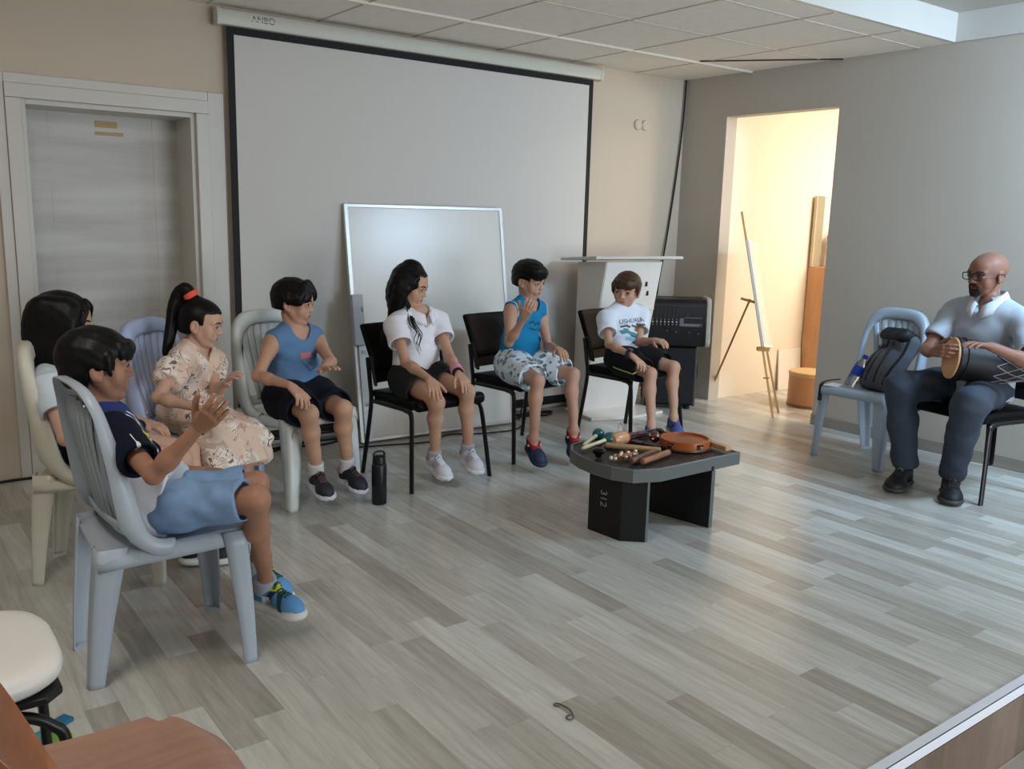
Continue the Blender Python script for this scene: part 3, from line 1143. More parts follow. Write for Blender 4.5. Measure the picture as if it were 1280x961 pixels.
def make_visitor(label, group):
    root = thing('visitor_chair', label, 'chair', None, group)
    for sx in (1, -1):
        MB().tube(smooth_path([(sx * .272, .225, 0), (sx * .255, .20, .22), (sx * .240, .178, .385), (sx * .232, .150, .418), (sx * .228, .10, .424)], 5), 0.011, 10, ry=0.015, up=(0, 1, 0.1)).build('leg', M_TUBE, root)
        MB().tube(smooth_path([(sx * .255, -.265, 0), (sx * .243, -.225, .25), (sx * .236, -.205, .42), (sx * .232, -.222, .52), (sx * .228, -.252, .66)], 5), 0.011, 10, ry=0.015, up=(0, 1, 0.1)).build('leg', M_TUBE, root)
        MB().tube([(sx * .228, .11, .424), (sx * .234, -.205, .424)], 0.010, 10, ry=0.012).build('seat_rail', M_TUBE, root)
    MB().tube([(-.235, -.19, .424), (.235, -.19, .424)], 0.010, 10).build('cross_bar', M_TUBE, root)
    MB().tube([(-.228, .10, .424), (.228, .10, .424)], 0.010, 10).build('cross_bar', M_TUBE, root)
    f = SF()
    f.add(P_box((0, -0.005, 0.462), (.225, .225, .021), None, .019))
    f.add(P_cc((-.222, .20, .455), (.222, .20, .455), .027, .027, (0, 1, 0)), .03)
    link_mesh('seat', f.mesh('seat', 0.008), M_LEATH, root)
    MB().box((0, -.01, .436), (.43, .40, .014)).build('seat_pan', M_TUBE, root, bevel=.005)
    # back pad: wider at the top, bowed
    rows = []
    for t in np.linspace(0, 1, 7):
        row = []
        for u in np.linspace(-1, 1, 13):
            hw = .195 + .045 * t
            z = .575 + .265 * t
            y = -.235 - .075 * t - .028 * (1 - u * u) + .004
            row.append((u * hw, y, z))
        rows.append(row)
    o = MB().sheet(rows).build('backrest', M_LEATH, root, solid=0.034, angle=80)
    b = o.modifiers.new('bevel', 'BEVEL')
    b.width, b.segments, b.limit_method, b.angle_limit = 0.013, 3, 'ANGLE', math.radians(50)
    rows = []
    for t in (0, .1, .5, .9, 1):
        row = []
        for u in np.linspace(-1, 1, 13):
            z = .515 + .155 * t
            y = -.218 - .05 * t - .026 * (1 - u * u) + (.075 * max(0, abs(u) - .8) / .2)
            row.append((u * .245, y, z))
        rows.append(row)
    MB().sheet(rows).build('back_shell', mat('matt_black_shell', (.04, .04, .043), .55, spec=.3), root, solid=0.018, angle=70, bevel=.004)
    return root


VC = 'black visitor chairs'
vis0 = make_visitor('black visitor chair under the girl in the white polo shirt', VC)
vis0.matrix_world = placement(-3.092, -1.099, -84)
for (x, y, az, lb) in ((-2.29, -0.92, -84, 'black visitor chair under the boy in the turquoise tank top'),
                       (-1.43, -1.02, -84, 'black visitor chair under the boy in the printed white t-shirt'),
                       (-0.615, -2.89, 170, 'black visitor chair under the bald man with the drum')):
    c2 = copy_tree(vis0)
    c2.matrix_world = placement(x, y, az)
    c2['label'] = lb

# ------------------------------------------------------------------ foreground seats
M_CREAM = mat('cream_vinyl', (0.86, 0.845, 0.82), 0.38, bump=(50, 0.08, 0.003))
s = thing('padded_chair', 'cream padded chair on black tube legs at the left edge', 'chair', placement(-5.535, -3.10, 0))
rows = []
for sc_, z in ((.0, .421), (.80, .421), (.93, .426), (.985, .437), (1.0, .450), (.985, .463), (.94, .474), (.84, .481), (.6, .485), (.3, .486), (.0, .486)):
    row = []
    for a in np.linspace(0, 2 * PI, 49):
        cx, cy = math.cos(a), math.sin(a)
        row.append((math.copysign(abs(cx) ** .60, cx) * .220 * sc_ * (1 - .06 * (cy < 0) * abs(cy)), math.copysign(abs(cy) ** .60, cy) * .225 * sc_, z))
    rows.append(row)
MB().sheet(rows).build('seat', M_CREAM, s, angle=80)
MB().prism([(-.195, -.2), (.195, -.2), (.205, .17), (.17, .205), (-.17, .205), (-.205, .17)], .405, .422).build('seat_board', M_BLACK, s, bevel=.005)
for sx in (1, -1):
    MB().tube(smooth_path([(sx * .18, -.19, .39), (sx * .18, .05, .39), (sx * .18, .12, .380), (sx * .181, .175, .345), (sx * .183, .205, .28), (sx * .19, .215, 0)], 6), .0125, 12).build('leg', M_TUBE, s)
    MB().tube(smooth_path([(sx * .19, -.19, .39), (sx * .195, -.24, .36), (sx * .20, -.27, .2), (sx * .205, -.30, 0)], 6), .0125, 12).build('leg', M_TUBE, s)
    MB().tube(smooth_path([(sx * .19, -.16, .39), (sx * .19, -.25, .42), (sx * .19, -.28, .5), (sx * .19, -.31, .75)], 6), .0125, 12).build('back_post', M_TUBE, s)
f = SF()
f.add(P_box((0, -.30, .72), (.21, .022, .13), Matrix.Rotation(math.radians(8), 3, 'X'), .02))
link_mesh('backrest', f.mesh('backrest', .008), M_CREAM, s)

# moulded wood chair, nearest the camera
M_VEN = mat('beech_veneer', (0.62, 0.475, 0.40), 0.33, var=0.10, var_scale=5, stretch=(14, 1.5, 3), coat=0.3)
M_VENB = mat('brown_veneer', (0.56, 0.34, 0.20), 0.33, var=0.12, var_scale=5, stretch=(2, 2, 12), coat=0.3)
s = thing('wooden_chair', 'brown moulded wooden chair at the bottom left corner', 'chair', placement(-5.29, -3.74, 0))
rows = []
for v in np.concatenate([np.linspace(0, .66, 9), [.69, .71, .73, .76], np.linspace(.80, 1, 7)]):
    row = []
    for u in np.linspace(-1, 1, 21):
        st = max(0, min(1, (v - .685) / .06))
        hw = .205 - .040 * st * st * (3 - 2 * st) + .012 * math.exp(-((v - .80) / .06) ** 2) - .02 * max(0, (v - .84) / .16) ** 2
        x = u * hw
        y = -.185 + .365 * v - .05 * abs(u) ** 3 * max(0, (v - .78) / .22)
        z = .435 + .014 * u * u - .010 * math.sin(PI * v) - .022 * max(0, (v - .82) / .18) ** 2
        row.append((x, y, z))
    rows.append(row)
MB().sheet(rows, True).build('seat', M_VEN, s, solid=.012, angle=60, bevel=.003)
rows = []
for t in np.linspace(0, 1, 13):
    row = []
    for u in np.linspace(-1, 1, 21):
        hw = .045 + .150 * math.sin(min(1, t / .55) * PI / 2) ** 1.2 - .05 * max(0, (t - .7) / .3) ** 2
        z = .462 + .34 * t - .05 * abs(u) ** 3 * max(0, t - .4)
        y = -.135 - .175 * t + .022 * u * u
        row.append((u * hw, y, z))
    rows.append(row)
MB().sheet(rows).build('backrest', M_VENB, s, solid=.014, angle=60, bevel=.004)
for sx in (1, -1):
    MB().tube(smooth_path([(sx * .12, -.15, .415), (sx * .125, .05, .415), (sx * .135, .10, .39), (sx * .145, .115, .2), (sx * .15, .12, 0)], 5), .012, 12).build('leg', M_TUBE, s)
    MB().tube(smooth_path([(sx * .14, -.15, .415), (sx * .17, -.20, .38), (sx * .19, -.23, .2), (sx * .205, -.25, 0)], 5), .012, 12).build('leg', M_TUBE, s)
    MB().tube(smooth_path([(sx * .06, -.12, .415), (sx * .06, -.165, .43), (sx * .06, -.205, .50), (sx * .06, -.262, .62)], 5), .011, 12).build('back_post', M_TUBE, s)

# colourful crumpled packet on the floor beneath the padded chair
def pk(co):
    t = (co[:, 0] - co[:, 0].min()) / np.ptp(co[:, 0])
    u = (co[:, 1] - co[:, 1].min()) / np.ptp(co[:, 1])
    q = np.clip(t * 1.1 - u * .25 - .05, 0, 1)[:, None]
    a, b, c = (np.array(lin(z)) for z in ((.10, .45, .68), (.35, .62, .25), (.72, .72, .20)))
    return np.where(q < .5, a + (b - a) * q * 2, b + (c - b) * (q * 2 - 1))


pp = at_z(58, 938, 0.0)
f = SF()
f.add(P_box((0, 0, .018), (.06, .045, .016), Matrix.Rotation(.5, 3, 'Z'), .010))
f.rc((-.02, .03, .024), (.06, .02, .018), .014, .007, .02)
f.rc((-.06, -.02, .018), (-.035, -.06, .014), .011, .006, .02)
o = link_mesh('snack_packet', f.mesh('snack_packet', .005, paint=pk, wob=(.003, 70)), mat('printed_foil', None, .3, attr=True))
o.matrix_world = T(pp[0], pp[1], 0)
tag(o, 'crumpled blue and green packet on the floor under the padded chair', 'packet')
pp = at_z(76, 904, 0.0)
o = MB().prism([(-.028, -.02), (.026, -.024), (.03, .018), (-.024, .022)], 0, .012).build('bottle_cap', mat('teal_plastic', (.10, .42, .55), .35), bevel=.003)
o.matrix_world = T(pp[0], pp[1], 0) @ Matrix.Rotation(.6, 4, 'Z')
tag(o, 'small square teal plastic piece on the floor beside the packet', 'plastic piece')
# ------------------------------------------------------------------ low table with instruments
TZ = 0.345
TM = T(-2.56, -2.28, 0)
M_TTOP = mat('charcoal_laminate', (0.145, 0.14, 0.14), 0.42, var=.12, var_scale=30)
M_TEDGE = mat('grey_table_edge', (0.36, 0.375, 0.365), 0.45)
M_TLEG = mat('black_table_panel', (0.035, 0.036, 0.038), 0.5)
t = thing('coffee_table', 'low grey and black table with one rounded end holding percussion instruments', 'table', TM)
# outline: straight end on the right, faceted round end on the left
big = [(-2.20, -2.560), (-2.20, -1.99), (-2.72, -1.99), (-2.82, -2.012), (-2.89, -2.09), (-2.928, -2.20), (-2.94, -2.32), (-2.928, -2.425), (-2.878, -2.515), (-2.755, -2.565)]
big = [(x + 2.56, y + 2.28) for x, y in big]
inn = [(x * .965, y * .945) for x, y in big]
MB().prism(inn, TZ - .03, TZ - .001).build('tabletop', M_TTOP, t)
mb = MB()
n = len(big)
ring = []
for i in range(n):
    (x, y), (u, w) = big[i], inn[i]
    ring.append([(u, w, TZ + .002), (x * .995, y * .99, TZ + .004), (x, y, TZ), (x, y, TZ - .058), (u, w, TZ - .058), (u, w, TZ - .03)])
ring.append(ring[0])
mb.sheet(ring)
mb.build('table_edge', M_TEDGE, t, angle=20)


def loc(w):
    return np.array(TM.inverted() @ Vector(w))


# left support follows the round end, right support stands across
A, B, C = loc((-2.908, -2.26, 0)), loc((-2.890, -2.462, 0)), loc((-2.805, -2.538, 0))
mb = MB()


def panel(mb, a, b, th, z0, z1):
    d = nrm((b - a) * V(1, 1, 0))
    nn_ = V(-d[1], d[0], 0) * th
    mb.prism([(a[0], a[1]), (b[0], b[1]), (b[0] + nn_[0], b[1] + nn_[1]), (a[0] + nn_[0], a[1] + nn_[1])], z0, z1)
    return d


panel(mb, A, B, .018, 0, TZ - .04)
o = mb.build('support_panel', M_TLEG, t, bevel=.001)
dAB = nrm((B - A) * V(1, 1, 0))
nout = V(dAB[1], -dAB[0], 0)
mid = lerp(A, B, .46) + nout * .0008
MT = Matrix([[dAB[0], 0, nout[0], mid[0]], [dAB[1], 0, nout[1], mid[1]], [0, 1, 0, .175], [0, 0, 0, 1]])
text_mesh('lettering', '312', .055, mat('chalk_paint', (.55, .56, .56), .7), o, MT @ Matrix.Rotation(-PI / 2, 4, 'Z'))
MB2 = MB()
panel(MB2, B, C, .018, 0, TZ - .04)
MB2.build('support_panel', M_TLEG, t, bevel=.001)
C2 = loc((-2.76, -2.50, 0))
mb = MB()
mb.box((C[0] + .006, C[1] + .012, (TZ - .04) / 2), (.014, .03, TZ - .04))
mb.build('panel_edge', M_TEDGE, t, bevel=.001)
D_, E_ = loc((-2.475, -2.20, 0)), loc((-2.405, -2.565, 0))
mb = MB()
panel(mb, D_, E_, .02, 0, TZ - .04)
mb.build('support_panel', M_TLEG, t, bevel=.001)
mb = MB()
mb.box((E_[0] + .012, E_[1] + .004, (TZ - .062) / 2), (.024, .012, TZ - .062))
mb.build('panel_edge', M_TEDGE, t, bevel=.001)

Z0 = TZ + .0045


def tp(x, y, z=0.0):
    return at_z(x, y, Z0 + z)


WOOD_A = mat('pale_wood', (0.72, 0.58, 0.42), 0.45, var=.12, var_scale=8, stretch=(6, 6, 6))
WOOD_B = mat('reddish_wood', (0.58, 0.40, 0.29), 0.4, var=.15, var_scale=9, stretch=(5, 5, 5))
WOOD_C = mat('rosewood', (0.45, 0.31, 0.24), 0.35, var=.18, var_scale=9, stretch=(5, 5, 5))
WOOD_D = mat('dark_wood', (0.20, 0.13, 0.11), 0.3, var=.2, var_scale=9)
WOOD_O = mat('orange_wood', (0.66, 0.34, 0.15), 0.3, var=.15, var_scale=8, coat=.4)
CHROME = mat('chrome', (0.82, 0.80, 0.78), 0.15, 1.0)


def axis_frame(a, b):
    z = nrm(b - a)
    x = nrm(np.cross(V(0, 0, 1), z)) if abs(z[2]) < .99 else V(1, 0, 0)
    return np.stack([x, np.cross(z, x), z], 1)


def stick(label, p0, p1, r, m, name='clave', cat='clave', group=None, z=0.0):
    a, b = tp(*p0, r + z), tp(*p1, r + z)
    L = np.linalg.norm(b - a)
    root = MB().lathe([(r * .55, 0), (r * .9, .002), (r, .006), (r, L - .006), (r * .9, L - .002), (r * .55, L)], 20, o=(0, 0, 0), M=axis_frame(a, b)).build(name, m)
    root.location = a
    return tag(root, label, cat, group)


stick('long pale wooden clave lying across the middle of the table', (757, 556), (826, 563), .0145, WOOD_A)
stick('dark-ended reddish clave in front of the tambourine, the left one of the crossing pair', (789, 576), (820, 564), .0145, WOOD_C)
stick('reddish brown clave leaning to the tambourine rim, the right one of the crossing pair', (803, 577), (836, 565), .0145, WOOD_B)
a_, b_ = tp(876, 549, .02), tp(911, 561, .02)
L_ = np.linalg.norm(b_ - a_)
o = MB().prism([(-.02, -.011), (.02, -.011), (.02, .011), (-.02, .011)], 0, L_, M=axis_frame(a_, b_)).build('wood_block', WOOD_A, bevel=.004)
o.location = a_
tag(o, 'flat pale wood block at the right edge of the table behind the tambourine', 'wood block')

M_TEAL = mat('teal_gloss', (0.02, 0.36, 0.38), 0.16, coat=.6)
M_HAND = mat('cream_wood', (0.87, 0.83, 0.66), 0.4)


def maraca(label, head, tail, rh):
    hz, tz = rh, .011
    a, b = tp(*tail, tz), tp(*head, hz)
    L = np.linalg.norm(b - a)
    Mx = axis_frame(a, b)
    root = thing('maraca', label, 'maraca', T(*a), 'teal maracas on the table')
    MB().lathe([(0, -.004), (.006, -.002), (.0095, .004), (.0105, .02), (.0085, L * .45), (.0095, L * .72), (.012, L - rh * .7)], 20, M=Mx).build('handle', M_HAND, root)
    pr = []
    for k in range(15):
        an = -PI / 2 + PI * k / 14
        pr.append((max(0.0, rh * math.cos(an)), L + rh * 1.1 * math.sin(an)))
    MB().lathe(pr, 28, M=Mx).build('head', M_TEAL, root)


maraca('teal maraca with cream handle, the farther and higher of the two on the table', (748, 542.5), (730, 556), .031)
maraca('teal maraca with cream handle, the nearer of the two on the table', (762, 548), (728, 560.5), .033)

# small barrel shaker with a red end
a_, b_ = tp(766, 550, .033), tp(783, 546, .033)
L_ = .105
Mx = axis_frame(a_, b_)
o = thing('barrel_shaker', 'tan barrel-shaped shaker with a red end behind the teal maracas', 'shaker', T(*a_))
MB().lathe([(.0, -.003), (.024, 0), (.032, .015), (.035, L_ * .45), (.033, L_ * .8), (.030, L_ * .9)], 28, M=Mx).build('barrel', mat('tan_wood', (.80, .60, .43), .3, coat=.3), o)
MB().lathe([(.0305, L_ * .88), (.032, L_ * .92), (.029, L_), (0, L_ + .002)], 28, M=Mx).build('end_cap', mat('red_paint', (.70, .14, .10), .3), o)
MB().tube(smooth_path([Mx @ V(0, .033, .03), Mx @ V(0, .06, .05) + V(0, 0, .02), Mx @ V(0, .033, .085)], 5), .0018, 6).build('wire_loop', CHROME, o)

# dark hand bell lying with its stem
a_ = tp(748, 571, 0)
o = thing('bell_cup', 'dark glossy bell cup near the rounded front edge of the table', 'bell', T(*a_))
M_DBELL = mat('dark_bronze', (.16, .13, .13), .2, .7)
MB().lathe([(.014, 0), (.017, .012), (.027, .02), (.033, .032), (.030, .036), (.024, .041), (.010, .045), (0, .046)], 30).build('cup', M_DBELL, o)
MB().tube([(.026, .01, .03), (.075, .055, .028), (.118, .088, .024)], [.005, .0045, .004], 10).build('stem', mat('brown_stem', (.32, .22, .18), .4), o)

# jingle stick: brown handle with white bells
a_, b_ = tp(770, 571, .014), tp(796, 568, .014)
o = thing('jingle_stick', 'brown bell shaker covered in small pale bells at the front of the table', 'bell shaker', T(*a_))
Mx = axis_frame(a_, b_)
L_ = np.linalg.norm(b_ - a_)
MB().lathe([(.008, 0), (.013, .01), (.015, L_ * .5), (.014, L_), (.006, L_ + .006)], 18, M=Mx).build('handle', mat('caramel_wood', (.62, .38, .20), .3), o)
M_BELL = mat('pale_bell', (.86, .80, .74), .2, .55)
for k in range(12):
    an = k * 2.4
    zz = L_ * (.06 + .9 * (k / 11))
    c = Mx @ V(.016 * math.cos(an), .016 * math.sin(an), zz)
    c[2] = max(c[2], -.003)
    sp = []
    for q in range(9):
        u = -PI / 2 + PI * q / 8
        sp.append((max(0, .0095 * math.cos(u)), .0095 * math.sin(u)))
    MB().lathe(sp, 14, o=c).build('bell', M_BELL, o)
for k in range(3):
    c = Mx @ V((-.012, .012, 0)[k], 0, -.012 - .008 * k)
    c[2] = -.004
    MB().lathe([(max(0, .010 * math.cos(-PI / 2 + PI * q / 8)), .010 * math.sin(-PI / 2 + PI * q / 8)) for q in range(9)], 14, o=c).build('bell', M_BELL, o)

# clappers, castanets, small triangle
def paddle(label, p0, p1, w, m, z=.0, name='clapper', cat='clapper', tilt=0.0):
    a, b = tp(*p0, .008 + z), tp(*p1, .008 + z + tilt)
    L = np.linalg.norm(b - a)
    x = nrm(b - a)
    y = nrm(np.cross(V(0, 0, 1), x))
    R = np.stack([x, y, np.cross(x, y)], 1)
    root = thing(name, label, cat, T(*a))
    hw = w / 2
    out = [(0, -hw * .45), (L * .45, -hw * .5), (L * .6, -hw), (L * .95, -hw * .95), (L, -hw * .5), (L, hw * .5), (L * .95, hw * .95), (L * .6, hw), (L * .45, hw * .5), (0, hw * .45)]
    MB().prism(out, -.007, -.0015, M=R).build('lower_leaf', m, root, bevel=.001)
    MB().prism([(px_, py_ * .96) for px_, py_ in out], .0015, .007, M=R).build('upper_leaf', m, root, bevel=.001)
    MB().tube([R @ V(L * .5, -hw * .3, .006), R @ V(L * .5, 0, .011), R @ V(L * .5, hw * .3, .006)], .0015, 6).build('cord_tie', M_RUB, root)
    return root


paddle('dark brown wooden clapper pointing left behind the barrel shaker', (812, 543), (782, 549), .05, WOOD_D)
paddle('black and pale clapper lying flat in the middle of the heap', (818, 558), (790, 551), .045, WOOD_D, z=.004)
paddle('reddish clapper resting across the heap beside the bell cluster', (786, 545), (808, 541), .04, mat('plum_wood', (.36, .19, .20), .3), z=.02)
for i, (px_, py_, lb) in enumerate(((824, 541, 'dark oval castanet at the back of the table heap'), (822, 561, 'black round castanet tucked against the tambourine'))):
    a_ = tp(px_, py_, 0)
    o = thing('castanet', lb, 'castanet', T(*a_) @ Matrix.Rotation(.5 * i, 4, 'Z'))
    m_ = mat('black_gloss', (.07, .05, .06), .18, coat=.5)
    MB().lathe([(0, 0), (.02, .001), (.027, .006), (.027, .010)], 24, ratio=.85).build('lower_shell', m_, o)
    MB().lathe([(.027, .0125), (.027, .017), (.02, .023), (0, .025)], 24, ratio=.85).build('upper_shell', m_, o)
    MB().tube([(-.026, 0, .004), (-.034, 0, .012), (-.026, 0, .020)], .0018, 6).build('cord_tie', mat('red_cord', (.5, .12, .12), .8), o)
o = thing('bell_cluster', 'reddish ball of jingle bells beside the tambourine', 'bells', T(*tp(818, 553, 0)))
MB().lathe([(max(0, .027 * math.cos(-PI / 2 + PI * q / 12)), .030 + .030 * math.sin(-PI / 2 + PI * q / 12)) for q in range(13)], 24).build('ball', mat('red_brown_gloss', (.40, .16, .11), .2, coat=.5), o)
for k in range(7):
    an = k * 0.9
    c = V(.024 * math.cos(an), .024 * math.sin(an), .022 + .014 * (k % 2))
    MB().lathe([(max(0, .009 * math.cos(-PI / 2 + PI * q / 8)), .009 * math.sin(-PI / 2 + PI * q / 8)) for q in range(9)], 12, o=c).build('bell', CHROME, o)
a_ = tp(800, 556, .006)
o = MB().tube([V(0, 0, 0), V(.085, .01, 0), V(.05, .075, 0), V(.004, .006, 0)], .003, 8).build('triangle', CHROME)
o.location = a_ + V(-.03, .0, .0)
tag(o, 'thin metal triangle lying among the wooden clappers', 'triangle')

# tambourine
c_ = tp(856, 558, 0)
o = thing('tambourine', 'orange-brown tambourine with metal jingles on the right half of the table', 'tambourine', T(*c_) @ Matrix.Rotation(math.radians(35), 4, 'Z'))
R1, R0, HH = .122, .112, .046
mb = MB()
nseg = 60
slots = 5
rows = []
mb.lathe([(R0, 0.002), (R1, 0.002), (R1, .014), (R0, .014), (R0, 0.002)], 60)
mb.lathe([(R0, .036), (R1, .036), (R1, HH), (R0, HH), (R0, .036)], 60)
for s_ in range(slots):
    a0 = 2 * PI * s_ / slots + .30
    a1 = 2 * PI * (s_ + 1) / slots - .02
    st = [a0 + (a1 - a0) * q / 8 for q in range(9)]
    for p, q in zip(st[:-1], st[1:]):
        vs = [(r * math.cos(an), r * math.sin(an), z) for z in (.0138, .0362) for an in (p, q) for r in (R0, R1)]
        mb.add(vs, [(0, 1, 3, 2), (4, 6, 7, 5), (0, 4, 5, 1), (2, 3, 7, 6), (0, 2, 6, 4), (1, 5, 7, 3)])
mb.build('rim', WOOD_O, o, bevel=0)
MB().lathe([(0, .0245), (R0 + .001, .0245), (R0 + .001, .027), (0, .027)], 48).build('skin', mat('drum_skin', (.82, .80, .76), .4), o)
MB().lathe([(R1 - .002, .001), (R1 + .002, .001), (R1 + .002, .010), (R1 - .002, .010), (R1 - .002, .001)], 60).build('metal_band', mat('brass_band', (.55, .45, .33), .3, .8), o)
for s_ in range(slots):
    am = 2 * PI * s_ / slots + .14
    for zz in (.020, .028):
        c = V(.1195 * math.cos(am), .1195 * math.sin(am), zz)
        MB().lathe([(.0, .003), (.008, .003), (.011, 0), (.021, -.001), (.021, .0005), (.0105, .0015), (0, .0042)], 20, o=c).build('jingle', CHROME, o)

# ------------------------------------------------------------------ bottle on the floor
o = thing('water_bottle', 'black insulated bottle standing on the floor between two children', 'bottle', T(-3.557, -1.40, 0))
M_BOT = mat('black_bottle', (.07, .072, .085), .35)
MB().lathe([(0, 0), (.035, 0), (.038, .004), (.0385, .195), (.036, .206), (.031, .212)], 32).build('body', M_BOT, o)
mb = MB().lathe([(.034, .212), (.0345, .226), (.031, .246), (.024, .25), (0, .25)], 28)
c2 = mb.build('lid', M_BLACK, o)
MB().tube(smooth_path([(-.028, 0, .235), (-.030, 0, .262), (-.012, 0, .272), (.020, 0, .270), (.030, 0, .255), (.028, 0, .235)], 5), .0055, 10).build('carry_loop', M_BLACK, c2)
MB().lathe([(.0362, .205), (.0366, .2085), (.0345, .210)], 28).build('ring', mat('dark_ring', (.16, .16, .17), .3), o)
MB().box((.0375, -.012, .06), (.0012, .004, .05), Matrix.Rotation(-.3, 3, 'Z')).build('mark', mat('pale_mark', (.5, .5, .52), .5), o)

# ------------------------------------------------------------------ backpack and plastic bottle on the chair by the wall
BP = placement(-.475, -2.215, 150, 0)
o = thing('backpack', 'dark grey backpack leaning back on the blue-grey chair by the right wall', 'backpack', BP)
M_BAG = mat('charcoal_nylon', (.33, .35, .385), .7, bump=(220, .2, .002), var=.08)
M_BAGD = mat('black_nylon', (.07, .075, .09), .6, bump=(260, .2, .002))
tl = Matrix.Rotation(math.radians(33), 3, 'X') @ Matrix.Rotation(math.radians(4), 3, 'Y')
tR = np.asarray(tl)
bc = V(.0, .055, .455)
up_ = tR @ V(0, 0, 1)
f = SF()
f.add(P_box(bc + tR @ V(0, -.03, .20), (.145, .055, .20), tR, .045))
f.add(P_ell(bc + tR @ V(0, .02, .13), (.125, .06, .14), tR), .05)
f.add(P_box(bc + tR @ V(0, .0, .34), (.11, .06, .05), tR, .04), .03)
me = f.mesh('body', .006, wob=(.0012, 42))
bagbv = bvh_of(me)
link_mesh('body', me, M_BAG, o)


def on_bag(pts, r, name, m, parent):
    q = []
    for u, w in pts:
        st = bc + tR @ V(u, .3, w)
        h = bagbv.ray_cast(Vector(st), Vector(tR @ V(0, -1, 0)))
        q.append(np.array(h[0]) + (tR @ V(0, 1, 0)) * r * .3 if h[0] else bc + tR @ V(u, .0, w))
    return MB().tube(smooth_path(q, 4), r, 8).build(name, m, parent)


on_bag([(-.015, .36), (-.05, .30), (-.075, .2), (-.085, .1), (-.085, .02)], .0055, 'piping', M_BAGD, o)
on_bag([(.03, .36), (.0, .26), (-.02, .16), (-.025, .08), (-.02, .015)], .0055, 'piping', M_BAGD, o)
on_bag([(.075, .36), (.06, .28), (.03, .18), (.025, .1), (.03, .02)], .0055, 'piping', M_BAGD, o)
on_bag([(-.13, .35), (-.138, .25), (-.14, .12), (-.135, .03)], .007, 'zip_seam', M_BAGD, o)
on_bag([(.13, .35), (.138, .25), (.14, .12), (.135, .03)], .010, 'zip_seam', M_BAGD, o)
f = SF()
f.add(P_box(bc + tR @ V(0, .0, .375), (.125, .07, .035), tR, .03))
f.add(P_box(bc + tR @ V(.0, .035, .345), (.12, .045, .03), tR, .025), .03)
link_mesh('top_flap', f.mesh('top_flap', .006, wob=(.0008, 60)), M_BAGD, o)
MB().tube(smooth_path([bc + tR @ V(-.03, -.06, .40), bc + tR @ V(-.025, -.06, .445), bc + tR @ V(.025, -.06, .445), bc + tR @ V(.03, -.06, .40)], 5), .008, 8).build('grab_handle', M_BAGD, o)
hz_ = lambda pts: [np.array(BP.inverted() @ Vector(p)) for p in pts]
mb = MB().tube(smooth_path(hz_([(-.58, -2.02, .480), (-.66, -1.98, .470), (-.745, -2.005, .466), (-.768, -2.012, .44), (-.775, -2.015, .36)]), 6), .012, 8, ry=.003, up=(0, 0, 1))
st = mb.build('strap', M_BAGD, o)
MB().box(hz_([(-.775, -2.015, .347)])[0], (.016, .006, .028)).build('buckle', CHROME, st, bevel=.002)
o = thing('plastic_bottle', 'half-litre clear water bottle with blue label and cap beside the backpack', 'bottle', Matrix.Translation((-.655, -2.13, .462)) @ Vector((.30, -.28, .90)).to_track_quat('Z', 'Y').to_matrix().to_4x4())
M_PET = mat('clear_plastic', (.90, .93, .95), .06, trans=.92, ior=1.25)
MB().lathe([(0, .002), (.024, 0), (.031, .006), (.032, .03), (.030, .045), (.032, .06), (.032, .135), (.028, .155), (.016, .178), (.0135, .185), (.0135, .20)], 30).build('bottle_body', M_PET, o)
MB().lathe([(.0325, .078), (.0328, .08), (.0328, .138), (.0325, .14)], 30).build('label_band', mat('blue_label', (.10, .24, .66), .35), o)
MB().lathe([(.0155, .192), (.016, .194), (.016, .214), (.0145, .217), (0, .217)], 24).build('cap', mat('blue_cap', (.14, .20, .62), .35), o)
mb = MB().prism([(-.07, -.04), (.05, -.05), (.06, .03), (-.06, .05)], 0, .003)
o = mb.build('paper_sheet', mat('white_paper', (.87, .88, .88), .7))
o.matrix_world = T(-.70, -2.06, .460) @ Matrix.Rotation(.3, 4, 'Z')
tag(o, 'small white paper lying on the front edge of the chair with the backpack', 'paper')

# ------------------------------------------------------------------ side room: easel, canvas, cabinet, drum stool
M_EASEL = mat('varnished_pine', (.78, .58, .33), .45, var=.12, var_scale=8, stretch=(6, 6, 2))
M_CARD = mat('white_canvas', (.93, .905, .86), .7)
o = thing('easel', 'slim wooden easel standing in the bright doorway', 'easel', T(0, 0, 0))
ft1, ft2 = at_z(966, 522, 0.0), at_z(973, 516, 0.0)
ft1[0], ft2[0] = ft1[0] + .0, ft2[0] + .0
apex = at_y(933, 300, -.78)
top_ = apex + nrm(apex - (ft1 + ft2) / 2) * .22
MB().tube([ft1, apex + V(-.012, -.01, 0)], .011, 4, ry=.013).build('leg', M_EASEL, o)
MB().tube([ft2, apex + V(.012, .01, 0)], .011, 4, ry=.013).build('leg', M_EASEL, o)
rear = at_y(899, 466, -.50)
rear_dir = nrm(rear - apex)
MB().tube([lerp(apex, ft1, .34) + V(0, .05, 0), rear + nrm(rear - (lerp(apex, ft1, .34))) * (0.235 if True else 0)], .010, 4, ry=.012).build('leg', M_EASEL, o)
MB().tube([apex + (ft1 - apex) * .05, top_], .010, 4, ry=.010).build('mast', M_EASEL, o)
q1 = lerp(apex, ft1, .36)
MB().tube([q1 + V(-.03, .12, .03), q1 + V(.02, -.02, .0)], .010, 4).build('crosspiece', M_EASEL, o)
q2 = lerp(apex, ft1, .60)
MB().box(q2 + V(0.0, -.01, -.02), (.05, .09, .03), Matrix.Rotation(.9, 3, 'Z')).build('ledge', M_EASEL, o, bevel=.003)
q3 = lerp(apex, ft1, .78)
MB().tube([q3 + V(-.015, .02, 0), q3 + V(-.02, -.035, .01)], .006, 8).build('wing_nut', M_EASEL, o)
